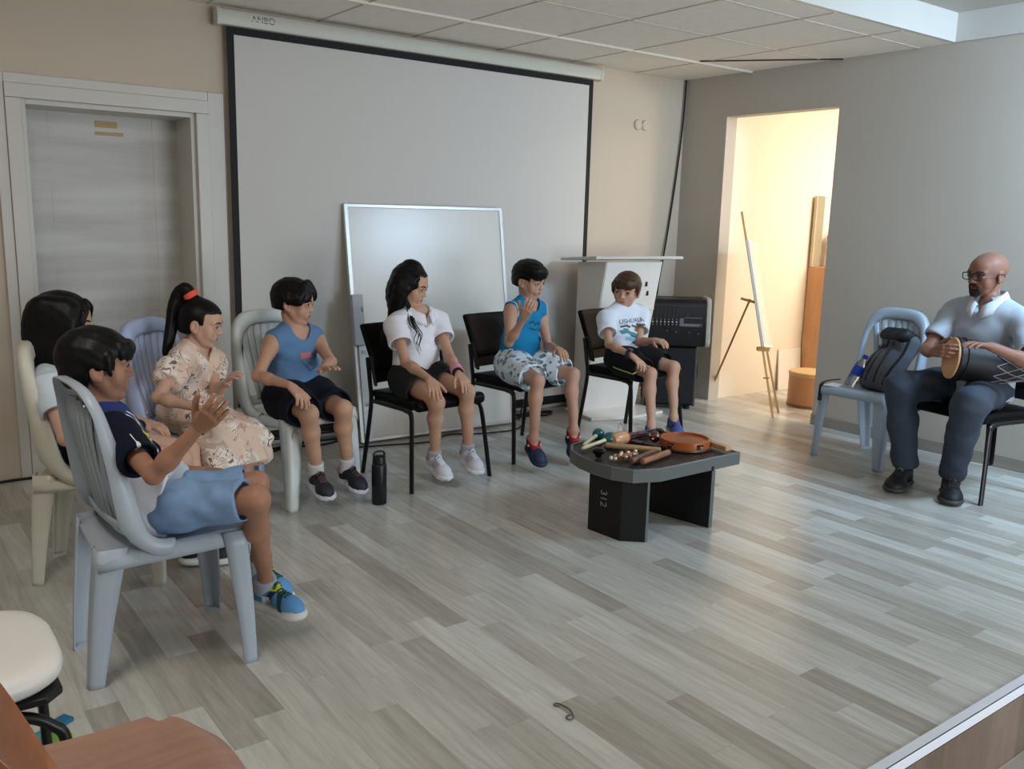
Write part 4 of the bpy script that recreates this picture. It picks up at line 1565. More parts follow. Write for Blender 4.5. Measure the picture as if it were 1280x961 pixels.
# canvas: edge-on, standing on the ledge
cdir = nrm(apex - ft1)
ca, cb = q2 + V(-.025, -.03, .0), lerp(apex, ft1, 0.0) + V(-.025, -.02, 0.0)
o = thing('canvas', 'white canvas seen edge-on standing on the easel', 'canvas', T(*ca))
hh = np.linalg.norm(cb - ca)
xd = nrm(np.cross(cdir, V(.78, .62, 0)))
dd = nrm(V(.885, .465, 0) - cdir * np.dot(V(.885, .465, 0), cdir))
R = np.stack([np.cross(dd, cdir), dd, cdir], 1)
MB().box(R @ V(0, .16, hh / 2), (.022, .34, hh), R).build('canvas_panel', M_CARD, o, bevel=.002)
MB().box(R @ V(.013, .16, hh / 2), (.003, .30, hh - .04), R).build('stretcher_face', mat('raw_canvas', (.84, .79, .70), .8), o)

M_ORW = mat('orange_veneer', (.80, .60, .43), .4, var=.07, var_scale=4, stretch=(6, 6, 1))
o = thing('cabinet', 'tall orange-brown wooden cabinet against the side room wall', 'cabinet', T(1.46, -.64, 0))
mb = MB().box((0, 0, .54), (.50, .38, 1.08))
mb.build('body', M_ORW, o, bevel=.004)
MB().box((0, -.192, .54), (.47, .012, 1.0)).build('door', M_ORW, o, bevel=.003)
MB().tube([(-.18, -.2, .60), (-.18, -.222, .60), (-.18, -.222, .52), (-.18, -.2, .52)], .005, 8).build('door_handle', CHROME, o)
o = thing('framed_board', 'narrow grey-green framed board standing on top of the cabinet', 'board', T(1.27, -.475, 1.081))
MB().box((0, 0, .305), (.11, .02, .61)).build('board_face', mat('olive_board', (.60, .57, .48), .7), o)
MB().box((-.06, 0, .305), (.012, .028, .61)).build('frame_edge', mat('pale_frame', (.80, .74, .64), .6), o, bevel=.002)
o = thing('picture_card', 'small white picture card with dark lines on top of the cabinet', 'card', T(1.42, -.60, 1.081) @ Matrix.Rotation(math.radians(-30), 4, 'Z'))
MB().box((0, 0, .16), (.09, .006, .12)).build('card', M_CARD, o)
MB().box((0, -.0035, .16), (.06, .002, .008)).box((-.02, -.0035, .16), (.008, .002, .08)).build('drawing', M_BLACK, o)
MB().box((0, .01, .05), (.14, .05, .10)).build('box_base', mat('tan_box', (.70, .60, .46), .6), o, bevel=.003)
f = SF()
for k in range(9):
    an = k * 2.39
    f.rc((.02 * math.cos(an), .02 * math.sin(an), .0), (.045 * math.cos(an), .045 * math.sin(an), .20 + .05 * (k % 3)), .008, .022, .012)
me = f.mesh('dried_bouquet', .006)
o = link_mesh('dried_bouquet', me, mat('dried_flowers', (.58, .50, .40), .9))
o.location = (1.40, -.50, 1.20)
o.location = (1.45, -.53, 1.092)
tag(o, 'dried grey-brown bouquet standing behind the picture card on the cabinet', 'bouquet')
o = tag(MB().box((0, 0, .18), (.31, .012, .36)).build('white_panel', M_CARD, None, bevel=.002), 'small white panel leaning on the wall behind the round box', 'panel')
o.matrix_world = T(1.04, -.475, 0) @ Matrix.Rotation(math.radians(-4), 4, 'X')
o = thing('round_box', 'round orange wooden box with a pale lid on the side room floor', 'box', T(.56, -1.02, 0))
MB().lathe([(0, 0), (.165, 0), (.168, .01), (.168, .255)], 48).build('box_body', mat('orange_bentwood', (.79, .58, .41), .4, var=.08, var_scale=5), o)
MB().lathe([(.168, .25), (.172, .252), (.172, .278), (.165, .284), (0, .284)], 48).build('lid', mat('pale_lid', (.80, .68, .50), .45), o)
MB().lathe([(.169, .004), (.171, .006), (.171, .024), (.169, .026)], 48).build('base_hoop', WOOD_B, o)
# ------------------------------------------------------------------ people
NH = nrm(V(CR[2][0], CR[2][1], 0))


def on_vp(px, ref, off=0.0):
    """point seen at px in the upright plane through ref (facing the viewpoint), pushed back by off"""
    d = ray(*px)
    t = (np.dot(np.asarray(ref, float), NH) + off - np.dot(CAMP, NH)) / np.dot(d, NH)
    return CAMP + d * t


M_SKIN = {}
M_HAIR = {}


def hair_mat(name, c, c2, rough=0.38):
    m = bpy.data.materials.new(name)
    m.use_nodes = True
    N = NT(m)
    tc = N.node('ShaderNodeTexCoord')
    mp = N.node('ShaderNodeMapping', {'Vector': tc.outputs['Object'], 'Scale': (170, 170, 12)})
    nz = N.node('ShaderNodeTexNoise', {'Vector': mp.outputs[0], 'Scale': 1.0, 'Detail': 3.0, 'Distortion': .6}).outputs['Fac']
    N.l.new(N.ramp(nz, [(.35, lin(c)), (.7, lin(c2))]), N.n['Principled BSDF'].inputs['Base Color'])
    b = N.node('ShaderNodeBump', {'Height': nz, 'Strength': .30, 'Distance': .002})
    N.l.new(b.outputs[0], N.n['Principled BSDF'].inputs['Normal'])
    N.n['Principled BSDF'].inputs['Roughness'].default_value = rough
    N.n['Principled BSDF'].inputs['Specular IOR Level'].default_value = .22
    return m


HAIR_BLACK = hair_mat('black_hair', (.02, .018, .02), (.048, .042, .042), .45)
HAIR_BROWN = hair_mat('brown_hair', (.20, .13, .09), (.33, .23, .16), .45)
M_BROW = mat('eyebrow_hair', (.09, .065, .055), .8)
M_EYEW = mat('eye_white', (.74, .70, .67), .25)
M_IRIS = mat('brown_iris', (.07, .045, .035), .12)
M_LIP = {}


class Rig:
    pass


def make_rig(q):
    R = Rig()
    R.q = q
    S = R.S = q.get('S', 1.07)
    R.pel = V(*q['pel'])
    R.neck = on_vp(q['neck'], R.pel, q.get('lean', 0.0))
    R.up = nrm(R.neck - R.pel)
    r0 = azv(q['az'] - 90)
    R.rt = nrm(r0 - R.up * np.dot(r0, R.up))
    R.fw = np.cross(R.up, R.rt)
    r1 = azv(q.get('saz', q['az']) - 90)
    R.srt = nrm(r1 - R.up * np.dot(r1, R.up))
    R.head = on_vp(q['head'], R.neck, q.get('hoff', 0.0))
    R.H = q.get('H', .22)
    hz, hp_, hr = q['look']
    fwd = azv(hz, hp_)
    up0 = V(0, 0, 1)
    F0 = frame(fwd, up0)
    cr, sr = math.cos(math.radians(hr)), math.sin(math.radians(hr))
    R.HM = np.stack([F0[:, 0] * cr + F0[:, 2] * sr, F0[:, 1], -F0[:, 0] * sr + F0[:, 2] * cr], 1)
    sh = q.get('sh', .138) * S
    R.sh = {'R': R.neck - R.up * .05 * S + R.srt * sh, 'L': R.neck - R.up * .05 * S - R.srt * sh}
    hp = q.get('hipw', .075) * S
    R.hip = {'R': R.pel + R.rt * hp, 'L': R.pel - R.rt * hp}
    R.el, R.wr, R.tip, R.kn, R.an, R.toe = {}, {}, {}, {}, {}, {}
    lens = dict(ua=.235, fa=.20, hd=.145, th=.325, sk=.315)
    lens.update(q.get('len', {}))
    for sd in 'RL':
        a = q[sd]
        def g(parent, spec, L):
            if len(spec) == 4:
                return at_z(spec[0], spec[1], spec[3])
            if len(spec) == 3 and not isinstance(spec[2], str):
                return V(*spec)
            return on_line(spec[:2], parent, L * S, spec[2] == 'far')
        R.el[sd] = g(R.sh[sd], a['el'], lens['ua'])
        R.wr[sd] = g(R.el[sd], a['wr'], lens['fa'])
        R.tip[sd] = g(R.wr[sd], a['tip'], lens['hd'])
        R.kn[sd] = g(R.hip[sd], a['kn'], lens['th'])
        R.an[sd] = g(R.kn[sd], a['an'], lens['sk'])
        R.toe[sd] = g(R.an[sd], a['toe'], .19)
    R.Mt = np.stack([R.rt, R.fw, R.up], 1)
    R.Ms = np.stack([R.srt, np.cross(R.up, R.srt), R.up], 1)
    R.lens = lens
    return R


def torso(f, R, infl=0.0, k=.05, fat=1.0, low=True):
    S, up, fw = R.S, R.up, R.fw
    L = np.linalg.norm(R.neck - R.pel)
    w = R.q.get('girth', .86) * fat
    e = infl
    if low:
        f.ell(R.pel + up * .01, V(.128 * w * S + e, .102 * w * S + e, .105 * S + e), R.Mt, k)
    f.ell(R.pel + up * .28 * L - fw * .012 * S, V(.112 * w * S + e, .088 * w * S + e, .13 * S + e), R.Mt, k)
    f.ell(R.pel + up * .62 * L - fw * .008 * S, V(.122 * w * S + e, .088 * w * S + e, .145 * S + e), R.Ms, k)
    f.rc(R.sh['R'] - R.srt * .02 * S, R.sh['L'] + R.srt * .02 * S, .038 * S + e, .038 * S + e, k)
    for sd in 'RL':
        f.rc(R.neck + up * .012 * S, lerp(R.neck, R.sh[sd], .75) + up * .005, .034 * S + e, .036 * S + e, k * .8)


def hand(f, W, tip, n, thumb, S, curl=(18, 22, 15), spread=5.0, thin=1.0, tcurl=0.0):
    d = nrm(tip - W)
    n = nrm(n - d * np.dot(n, d))
    t = np.cross(d, n) * thumb
    k = .008
    offs = (.021, .0072, -.0068, -.0195)
    lens = (.056, .063, .058, .045)
    pl = (.066, .068, .064, .058)
    knuck = []
    for o, p in zip(offs, pl):
        b = W + d * p * S + t * o * S + n * .002 * S
        knuck.append(b)
        f.rc(W + d * .012 * S + t * o * .55 * S, b, .0125 * S * thin, .0098 * S * thin, k)
    for i, (b, ln, o) in enumerate(zip(knuck, lens, offs)):
        a = math.radians(spread) * (1.5 - i) * .8
        fd = nrm(d * math.cos(a) + t * math.sin(a))
        ang = 0.0
        p = b
        rr = .0080 * S * thin
        for j, fr in enumerate((.45, .31, .24)):
            ang += math.radians(curl[j] * (1 + .12 * i))
            dd = fd * math.cos(ang) + n * math.sin(ang)
            p2 = p + dd * ln * fr * S
            r2 = rr * .9
            f.rc(p, p2, rr, r2, .002 if j else .004)
            p, rr = p2, r2
    b = W + d * .018 * S + t * .018 * S + n * .004 * S
    td = nrm(d * .72 + t * .68 + n * (.18 + tcurl))
    p1 = b + td * .030 * S
    p2 = p1 + nrm(td * .8 + d * .45 + n * .1) * .027 * S
    p3 = p2 + nrm(td * .5 + d * .75 + n * (.15 + tcurl)) * .020 * S
    f.rc(b, p1, .0125 * S * thin, .0095 * S * thin, .008)
    f.rc(p1, p2, .0092 * S * thin, .0080 * S * thin, .003)
    f.rc(p2, p3, .0080 * S * thin, .0066 * S * thin, .003)


def hpt(R, x, y, z):
    return R.head + R.HM @ (V(x, y, z) * R.H)


def head_field(f, R):
    H, M = R.H, R.HM
    kid = R.q.get('kid', 1.0)
    P = lambda x, y, z: hpt(R, x, y, z)
    E = lambda c, r, k=0.0, op='u': f.ell(P(*c), V(*r) * H, M, k * H, op)
    C = lambda a, b, r1, r2, k=0.0, op='u': f.rc(P(*a), P(*b), r1 * H, r2 * H, k * H, op)
    n = 1.0 - .22 * kid
    E((0, -.06, .145), (.355, .44, .36), .0)
    E((0, .125, -.10), (.262, .245, .345), .10)
    E((0, .22, .16), (.25, .16, .20), .08)
    C((-.075, .17, -.36), (.075, .17, -.36), .085, .085, .09)
    C((-.035, .275, -.415), (.035, .275, -.415), .058, .058, .07)
    for s in (-1, 1):
        C((s * .235, -.03, -.15), (s * .125, .15, -.35), .075, .07, .09)
        E((s * .165, .232, -.13), (.105, .080, .13), .11)
        C((s * .06, .350, .085), (s * .22, .30, .09), .045, .04, .06)
    for s in (-1, 1):
        E((s * .155, .405, .0), (.085, .07, .055), .05, 's')
        E((s * .155, .315, -.002), (.080, .072, .064), .02)
    C((0, .355, .04), (0, .365 + .055 * n, -.09), .030, .040 * n, .05)
    C((0, .365 + .050 * n, -.105), (0, .375 + .075 * n, -.12), .046 * n, .044 * n, .03)
    for s in (-1, 1):
        E((s * .050 * n, .355 + .04 * n, -.130), (.042 * n, .05, .034 * n), .03)
    E((0, .325, -.25), (.14, .055, .10), .06)
    # lips
    E((0, .345, -.243), (.088, .038, .020), .02)
    E((0, .338, -.280), (.074, .040, .024), .02)
    # eye opening
    for s in (-1, 1):
        E((s * .158, .425, -.004), (.068, .085, R.q.get('eye', .027)), .008, 's')
    # ears
    for s in (-1, 1):
        E((s * .36, -.045, -.035), (.040, .09, .135), .03)
        E((s * .405, -.03, -.02), (.032, .052, .085), .02, 's')
        E((s * .35, -.005, -.14), (.035, .045, .05), .02)


def body(R, skin, parent, off, hands=True, feet=True):
    S = R.S
    q = R.q
    f = SF()
    torso(f, R)
    f.rc(R.neck - R.up * .03 * S, hpt(R, 0, -.11, -.26), .036 * S * q.get('neckr', 1), .034 * S * q.get('neckr', 1), .02)
    fine = []
    g = q.get('limb', .83)
    for sd in 'RL':
        sh, el, wr = R.sh[sd], R.el[sd], R.wr[sd]
        f.rc(sh, lerp(sh, el, .3), .045 * S * g, .038 * S * g, .04)
        f.rc(lerp(sh, el, .2), el, .038 * S * g, .0285 * S * g, .02)
        f.rc(el, lerp(el, wr, .35), .0285 * S * g, .0295 * S * g, .015)
        f.rc(lerp(el, wr, .3), wr, .0295 * S * g, .0195 * S * g, .02)
        hp, kn, an = R.hip[sd], R.kn[sd], R.an[sd]
        lg = q.get('leg', .80)
        f.rc(hp, kn, .080 * S * lg, .0435 * S * lg, .03)
        fwk = nrm(kn - hp)
        bk = -fwk
        cm = lerp(kn, an, .32) + bk * .010 * S
        f.rc(kn + fwk * .001, cm, .0435 * S * lg, .0465 * S * lg, .03)
        f.rc(cm, lerp(kn, an, .74), .0465 * S * lg, .031 * S * lg, .02)
        f.rc(lerp(kn, an, .65), an, .032 * S * lg, .029 * S * lg, .015)
        if feet:
            td = nrm(R.toe[sd] - an)
            ft = R.sole[sd]
            f.rc(an, an - ft[:, 2] * .035 * S - ft[:, 1] * .03 * S, .029 * S, .028 * S, .02)
            f.rc(an - ft[:, 2] * .03 * S, an - ft[:, 2] * .05 * S + ft[:, 1] * .09 * S, .027 * S, .022 * S, .02)
        if hands:
            h = q[sd].get('hand', {})
            n = V(*h.get('n', (0, 0, -1)))
            W = wr
            hand(f, W, R.tip[sd], n, (1 if sd == 'R' else -1), S * q.get('handS', 1.0), h.get('curl', (16, 20, 14)), h.get('spread', 6), q.get('handT', 1.0), h.get('tcurl', 0.0))
            c = lerp(W, R.tip[sd], .5)
            ex = .085 * S * q.get('handS', 1.0)
            fine.append((c - ex, c + ex))
    head_field(f, R)
    fine.append((R.head - R.H * .62, R.head + R.H * .62))
    sk = np.array(lin(skin))
    lipc = np.array(lin(q.get('lip', (skin[0] * .93, skin[1] * .72, skin[2] * .70))))

    def paint(co):
        l = (co - R.head[None]) @ R.HM / R.H
        c = np.repeat(sk[None], len(co), 0)
        lip = (np.abs(l[:, 0]) < .09) & (l[:, 1] > .30)
        lm = np.clip(1 - ((l[:, 0] / .088) ** 2 + ((l[:, 2] + .264) / .045) ** 2), 0, 1) * lip
        w = np.clip(lm * 2.5, 0, 1)[:, None]
        c = c * (1 - w) + lipc[None] * w
        line = np.exp(-((l[:, 2] + .266) / .008) ** 2) * (np.abs(l[:, 0]) < .078) * (l[:, 1] > .30)
        c = c * (1 - .7 * line[:, None])
        return c
    me = f.mesh('body', .0052 if S < 1.3 else .006, fine, .0028, paint=paint)
    bv = bvh_of(me)
    shift(me, off)
    o = link_mesh('body', me, M_SK, parent)
    # eyes, brows
    H, M = R.H, R.HM
    for s in (-1, 1):
        ec = hpt(R, s * .155, .315, -.002) - off
        Mx = np.stack([M[:, 0], -M[:, 2], M[:, 1]], 1)      # local z looks forward
        gz = q.get('gaze', (0, 0))
        Rg = np.asarray(Matrix.Rotation(math.radians(gz[0]), 3, 'Y')) @ np.asarray(Matrix.Rotation(math.radians(gz[1]), 3, 'X'))
        Mx = Mx @ Rg
        r = .066 * H
        pr = [(max(0, r * math.cos(a)), r * math.sin(a)) for a in np.linspace(-PI / 2, PI / 2, 13)]
        e = MB().lathe(pr, 20, o=ec, M=Mx).build('eye', M_EYEW, parent)
        ri = .037 * H
        z0 = math.sqrt(r * r - ri * ri)
        MB().lathe([(ri, z0 + .0002), (ri * .7, z0 + (r - z0) * .55), (0, r + .0006)], 18, o=ec, M=Mx).build('iris', M_IRIS, e)
        br = []
        N_ = 6
        xs = np.linspace(.065, .245, N_ + 1)
        bz = [.088, .100, .108, .111, .108, .100, .086]
        tk = [.026, .030, .030, .028, .025, .020, .012]
        for i in range(N_):
            br.append([(s * xs[i] * H, (bz[i] - tk[i] / 2) * H), (s * xs[i + 1] * H, (bz[i + 1] - tk[i + 1] / 2) * H),
                       (s * xs[i + 1] * H, (bz[i + 1] + tk[i + 1] / 2) * H), (s * xs[i] * H, (bz[i] + tk[i] / 2) * H)])
        decal('eyebrow', bv, br, R.head, M[:, 0], M[:, 2], -M[:, 1], M_BROW, parent, off, .0012, .006, H * .9, .0012)
        la = []
        xs = np.linspace(.092, .226, 6)
        lz = [.012, .026, .031, .029, .020, .004]
        for i in range(5):
            la.append([(s * xs[i] * H, lz[i] * H), (s * xs[i + 1] * H, lz[i + 1] * H), (s * xs[i + 1] * H, (lz[i + 1] + .012) * H), (s * xs[i] * H, (lz[i] + .012) * H)])
        decal('eyelash', bv, la, R.head, M[:, 0], M[:, 2], -M[:, 1], M_BROW, parent, off, .001, .006, H * .9, .0008)
    return o, bv


M_SK = mat('skin', None, .5, attr=True, spec=.35, bump=(180, .05, .001))


def sole_frames(R):
    R.sole = {}
    for sd in 'RL':
        d = nrm(R.toe[sd] - R.an[sd])
        pitch = R.q[sd].get('fp', -8)
        h = nrm(V(d[0], d[1], 0)) if 'faz' not in R.q[sd] else azv(R.q[sd]['faz'])
        roll = R.q[sd].get('fr', 0)
        fw = nrm(h * math.cos(math.radians(pitch)) + V(0, 0, 1) * math.sin(math.radians(pitch)))
        F = frame(fw, V(0, 0, 1))
        R.sole[sd] = F


def shoe(R, sd, parent, off, kind, cols, L=.225):
    """upper with sole, tongue and laces as sub-parts; sole under the ankle joint"""
    F = R.sole[sd]
    S = R.S
    org = R.an[sd] - F[:, 2] * .088 * S + F[:, 1] * .055 * S
    P = lambda x, y, z: org + F @ V(x, y, z)
    f = SF()
    sgn = 1 if sd == 'R' else -1

    def foot2d(grow, z0, z1, fld, k=.01):
        fld.add(P_ell(P(0, -.29 * L, (z0 + z1) / 2), (.165 * L + grow, .19 * L + grow, (z1 - z0) / 2 * 1.25), F), k)
        fld.add(P_ell(P(sgn * .0, .02 * L, (z0 + z1) / 2), (.165 * L + grow, .36 * L, (z1 - z0) / 2 * 1.25), F), .02)
        fld.add(P_ell(P(-sgn * .008, .24 * L, (z0 + z1) / 2), (.20 * L + grow, .25 * L + grow, (z1 - z0) / 2 * 1.25), F), .02)
    sole = SF()
    th = cols.get('sole_h', .028)
    foot2d(.004, -.004, th + .006, sole)
    sole.add(P_box(P(0, 0, -.05), (1, 1, .05), F), .004, 's')
    sole.add(P_box(P(0, 0, th + .05), (1, 1, .05), F), .004, 's')
    up = SF()
    up.add(P_ell(P(-sgn * .006, .22 * L, .030), (.185 * L, .255 * L, .040), F))
    up.add(P_rc(P(0, -.30 * L, .040), P(0, -.28 * L, .075), .150 * L, .145 * L), .03)
    up.add(P_rc(P(0, -.16 * L, .072), P(0, .20 * L, .042), .135 * L, .120 * L), .03)
    if kind == 'sneaker':
        up.add(P_rc(P(0, -.06 * L, .085), P(0, -.02 * L, .10), .07 * L, .045 * L), .015)
        up.add(P_ell(P(0, -.22 * L, .115), (.105 * L, .175 * L, .045), F), .006, 's')
    else:
        up.add(P_ell(P(0, -.20 * L, .115), (.135 * L, .25 * L, .060), F), .006, 's')
    up.add(P_box(P(0, 0, -.05 + .012), (1, 1, .05), F), .0, 's')
    up.add(P_rc(R.an[sd], R.an[sd] - F[:, 2] * .06, .024 * S, .02), .01, 's')
    pf = cols['paint']

    def paint(co):
        l = (co - org[None]) @ F
        l = l / np.array([sgn * L, L, 1.0])[None]
        return pf(l)
    me = up.mesh('shoe', .0035, paint=paint)
    bv = bvh_of(me)
    sh = link_mesh('shoe', shift(me, off), M_SHOE, parent)
    me = sole.mesh('sole', .0035, wob=cols.get('wob'))
    link_mesh('sole', shift(me, off), mat('sole_' + cols['sole_name'], cols['sole'], .55), sh)
    if kind == 'sneaker':
        lc = cols['lace']
        ml = mat('lace_' + cols['lace_name'], lc, .8)
        mb = MB()
        for i in range(5):
            y = (-.02 + .055 * i) * L
            pts = []
            for x in np.linspace(-.075, .075, 7):
                st = P(x * L, y, .2)
                h = bv.ray_cast(Vector(st), Vector(-F[:, 2]))
                if h[0]:
                    pts.append(np.array(h[0]) + F[:, 2] * .002 - off)
            if len(pts) > 3:
                mb.tube(pts, .0032, 6)
        if mb.v:
            mb.build('laces', ml, sh)
    return sh, bv, org, F, sgn


M_SHOE = mat('shoe_upper', None, .6, attr=True, bump=(260, .2, .001))


def flat_paint(c):
    cc = np.array(lin(c))
    return lambda l: np.repeat(cc[None], len(l), 0)


def sock(R, sd, parent, off, c, name, hi=.75):
    F = R.sole[sd]
    f = SF()
    an, kn = R.an[sd], R.kn[sd]
    d = nrm(kn - an)
    top = an + d * hi * .06 * R.S
    f.add(P_cc(an - F[:, 2] * .03 * R.S, top, .034 * R.S, .036 * R.S, R.rt))
    me = f.mesh('sock', .004)
    link_mesh('sock', shift(me, off), mat(name, c, .9, bump=(300, .3, .001)), parent)


# ---- clothing
def shirt(R, parent, off, material, infl=.012, hem=-.01, sleeve=.55, sr=(.054, .054), neck_r=.050, tank=False, name='shirt', paint=None, wob=(.0016, 48), flare=0.0, vneck=0.0, res=.0038, lap=0.0):
    S, up = R.S, R.up
    f = SF()
    torso(f, R, infl, .05)
    w = R.q.get('girth', .86)
    if flare:
        f.add(P_cc(R.pel + up * .16 * S, R.pel + up * (hem - .01), (.118 + .01) * w * S + infl, (.128 + flare) * w * S + infl, R.rt, .80, .008), .03)
    if not tank:
        for sd in 'RL':
            sh, el = R.sh[sd], R.el[sd]
            d = nrm(el - sh)
            f.rc(sh, sh + d * .03, .044 * S + infl * .5, .043 * S + infl * .5, .03)
            f.add(P_cc(sh - d * .01, lerp(sh, el, sleeve), sr[0] * S, sr[1] * S, R.fw, 1.0, .006), .025)
    if lap:
        ld = nrm(R.kn['R'] + R.kn['L'] - R.hip['R'] - R.hip['L'])
        for sd in 'RL':
            f.rc(R.hip[sd] + up * .012, R.hip[sd] + up * .012 + ld * (lap + .06), .092 * S, .088 * S, .05)
        f.rc(R.pel + up * .03, R.pel + up * .03 + ld * (lap + .05), .095 * S, .09 * S, .05)
        f.add(P_half(R.pel + ld * lap, nrm(ld - up * .25)), .004, 'i')
    else:
        f.add(P_half(R.pel + up * hem, -up), .004, 'i')
    # neck opening
    nf = np.cross(up, R.srt)
    f.rc(R.neck + up * (.012 if not tank else .004) * S + nf * (.008 if not tank else .020), R.neck + up * .08 * S + nf * .014, neck_r * S, neck_r * S * 1.1, .004, 's')
    if vneck:
        f.rc(R.neck + nf * (.05 + .02) * S - up * vneck * S, R.neck + nf * .06 * S + up * .02, .012 * S, .035 * S, .006, 's')
    if tank:
        for sd, sg in (('R', 1), ('L', -1)):
            sh = R.sh[sd]
            f.ell(sh + R.srt * sg * .042 * S - up * .018 * S, V(.052, .078, .078) * S, R.Ms, .006, 's')
    else:
        for sd in 'RL':
            sh, el = R.sh[sd], R.el[sd]
            f.add(P_cc(lerp(sh, el, sleeve - .10), lerp(sh, el, sleeve + .10), (sr[1] - .0105) * S, (sr[1] - .010) * S, R.fw), .003, 's')
    me = f.mesh(name, res, paint=paint, wob=wob)
    bv = bvh_of(me)
    o = link_mesh(name, shift(me, off), material, parent)
    return o, bv


def shorts(R, parent, off, material, t=.8, r=(.086, .076), infl=.014, waist=.07, name='shorts', wob=(.0022, 40), paint=None):
    S, up = R.S, R.up
    f = SF()
    w = R.q.get('girth', .86)
    f.ell(R.pel + up * .01, V(.128 * w * S + infl, .102 * w * S + infl, .105 * S + infl * .8), R.Mt)
    f.add(P_cc(R.pel, R.pel + up * waist * 1.3, .125 * w * S + infl, .115 * w * S + infl, R.rt, .8), .03)
    f.add(P_half(R.pel + up * waist, up), .006, 'i')
    for sd in 'RL':
        hp, kn = R.hip[sd], R.kn[sd]
        f.rc(hp, lerp(hp, kn, .3), r[0] * .95 * S, r[0] * S * .98, .04)
        f.add(P_cc(lerp(hp, kn, .1), lerp(hp, kn, t), r[0] * S, r[1] * S, R.rt, .92, .008), .035)
    for sd in 'RL':
        hp, kn = R.hip[sd], R.kn[sd]
        f.add(P_cc(lerp(hp, kn, t - .10), lerp(hp, kn, t + .12), (r[1] - .012) * S, (r[1] - .0115) * S, R.rt, .92), .003, 's')
    me = f.mesh(name, .005, paint=paint, wob=wob)
    bv = bvh_of(me)
    return link_mesh(name, shift(me, off), material, parent), bv


# ---- hair
def hair_cap(f, R, th=.045, zb=.2, zs=.02, nape=-.33, ear=True, yb=.16, xlim=.8, full=1.0):
    H, M = R.H, R.HM
    P = lambda x, y, z: hpt(R, x, y, z)
    k = .02 * H
    f.ell(P(0, -.06, .145), V(.36 + th, .445 + th, .36 + th * 1.2) * H, M)
    f.ell(P(0, -.20, -.08), V(.315 + th * .4, .27 + th * .6, .30) * H, M, .08 * H)
    f.add(P_box(P(0, yb + .6, zb - .6), V(xlim, .6, .6) * H, M, .05 * H), k, 's')
    if ear:
        f.add(P_box(P(0, .02, zs - .6), V(.8, .16, .6) * H, M, .05 * H), k, 's')
    f.add(P_box(P(0, -.2, nape - .5), V(.9, .9, .5) * H, M), k, 's')


def lock(f, R, pts, r0, r1, k=.015):
    pts = [hpt(R, *p) if len(p) == 3 and not isinstance(p, np.ndarray) else p for p in pts]
    pts = smooth_path(pts, 4)
    n = len(pts)
    for i in range(n - 1):
        a, b = i / (n - 1), (i + 1) / (n - 1)
        f.rc(pts[i], pts[i + 1], (r0 + (r1 - r0) * a) * R.H, (r0 + (r1 - r0) * b) * R.H, k * R.H)


def fringe(f, R, zb, n=17, xw=.30, part=0.0, slope=0.0, jag=.03, drop=.03):
    """thin pointed locks that break up the hair line over the forehead"""
    for i, x in enumerate(np.linspace(-xw, xw, n)):
        yy = math.sqrt(max(.02, 1 - (x / .42) ** 2))
        z1 = zb - drop - jag * ((i * 7) % 3) / 2 + slope * x
        lock(f, R, [(x * .85 + part * .3, -.06 + .46 * yy, zb + .16), (x * .97, -.06 + .485 * yy, zb + .07), (x + part * .1, -.06 + .475 * yy, z1)], .034, .012, .05)


def sideburn(f, R, z1=-.09, y=.13):
    for s in (-1, 1):
        lock(f, R, [(s * .375, y - .03, .20), (s * .378, y - .02, .04), (s * .352, y, z1)], .045, .018, .03)


def hair_build(f, R, parent, off, m, name='hair', wob=(.0012, 90)):
    me = f.mesh(name, .0042, wob=wob)
    return link_mesh(name, shift(me, off), m, parent)


def band_at(R, sd, t, r, wd, m, name, parent, off):
    """bracelet round the forearm near the wrist"""
    a = lerp(R.el[sd], R.wr[sd], t)
    d = nrm(R.wr[sd] - R.el[sd])
    mx = axis_frame(a, a + d)
    rr = r * R.S
    return MB().lathe([(rr - .002, -wd / 2), (rr + .004, -wd / 2), (rr + .0055, 0), (rr + .004, wd / 2), (rr - .002, wd / 2), (rr - .002, -wd / 2)], 28, o=a - off, M=mx).build(name, m, parent)


def start(q, label):
    R = make_rig(q)
    sole_frames(R)
    off = V(R.pel[0], R.pel[1], 0)
    root = thing('person', label, 'person', T(*off), 'people seated in the circle')
    R.parent, R.off = root, off
    for nm in ('neck', 'head'):
        pass
    def pj(p):
        c = CR @ (p - CAMP)
        return (round(FPX * c[0] / c[2] + IW / 2), round(FPX * c[1] / c[2] + IH / 2))
    LOG('RIG', label[:28], 'pel', pj(R.pel), 'torsoL', round(float(np.linalg.norm(R.neck - R.pel)), 3), 'neck-head', round(float(np.linalg.norm(R.head - R.neck)), 3))
    for sd in 'RL':
        LOG('   ', sd, 'sh', pj(R.sh[sd]), 'el', pj(R.el[sd]), 'wr', pj(R.wr[sd]), R.wr[sd].round(2), 'tip', pj(R.tip[sd]), 'hip', pj(R.hip[sd]), 'kn', pj(R.kn[sd]), R.kn[sd].round(2), 'an', pj(R.an[sd]), R.an[sd].round(2), 'toe', pj(R.toe[sd]))
    return R
def chest(R, t):
    return R.pel + (R.neck - R.pel) * t


def cotton(name, c, **k):
    return mat(name, c, .85, spec=.25, bump=(340, .25, .0012), var=.03, var_scale=9, **k)


SK_A, SK_B, SK_C = (.63, .46, .37), (.78, .62, .53), (.75, .58, .48)

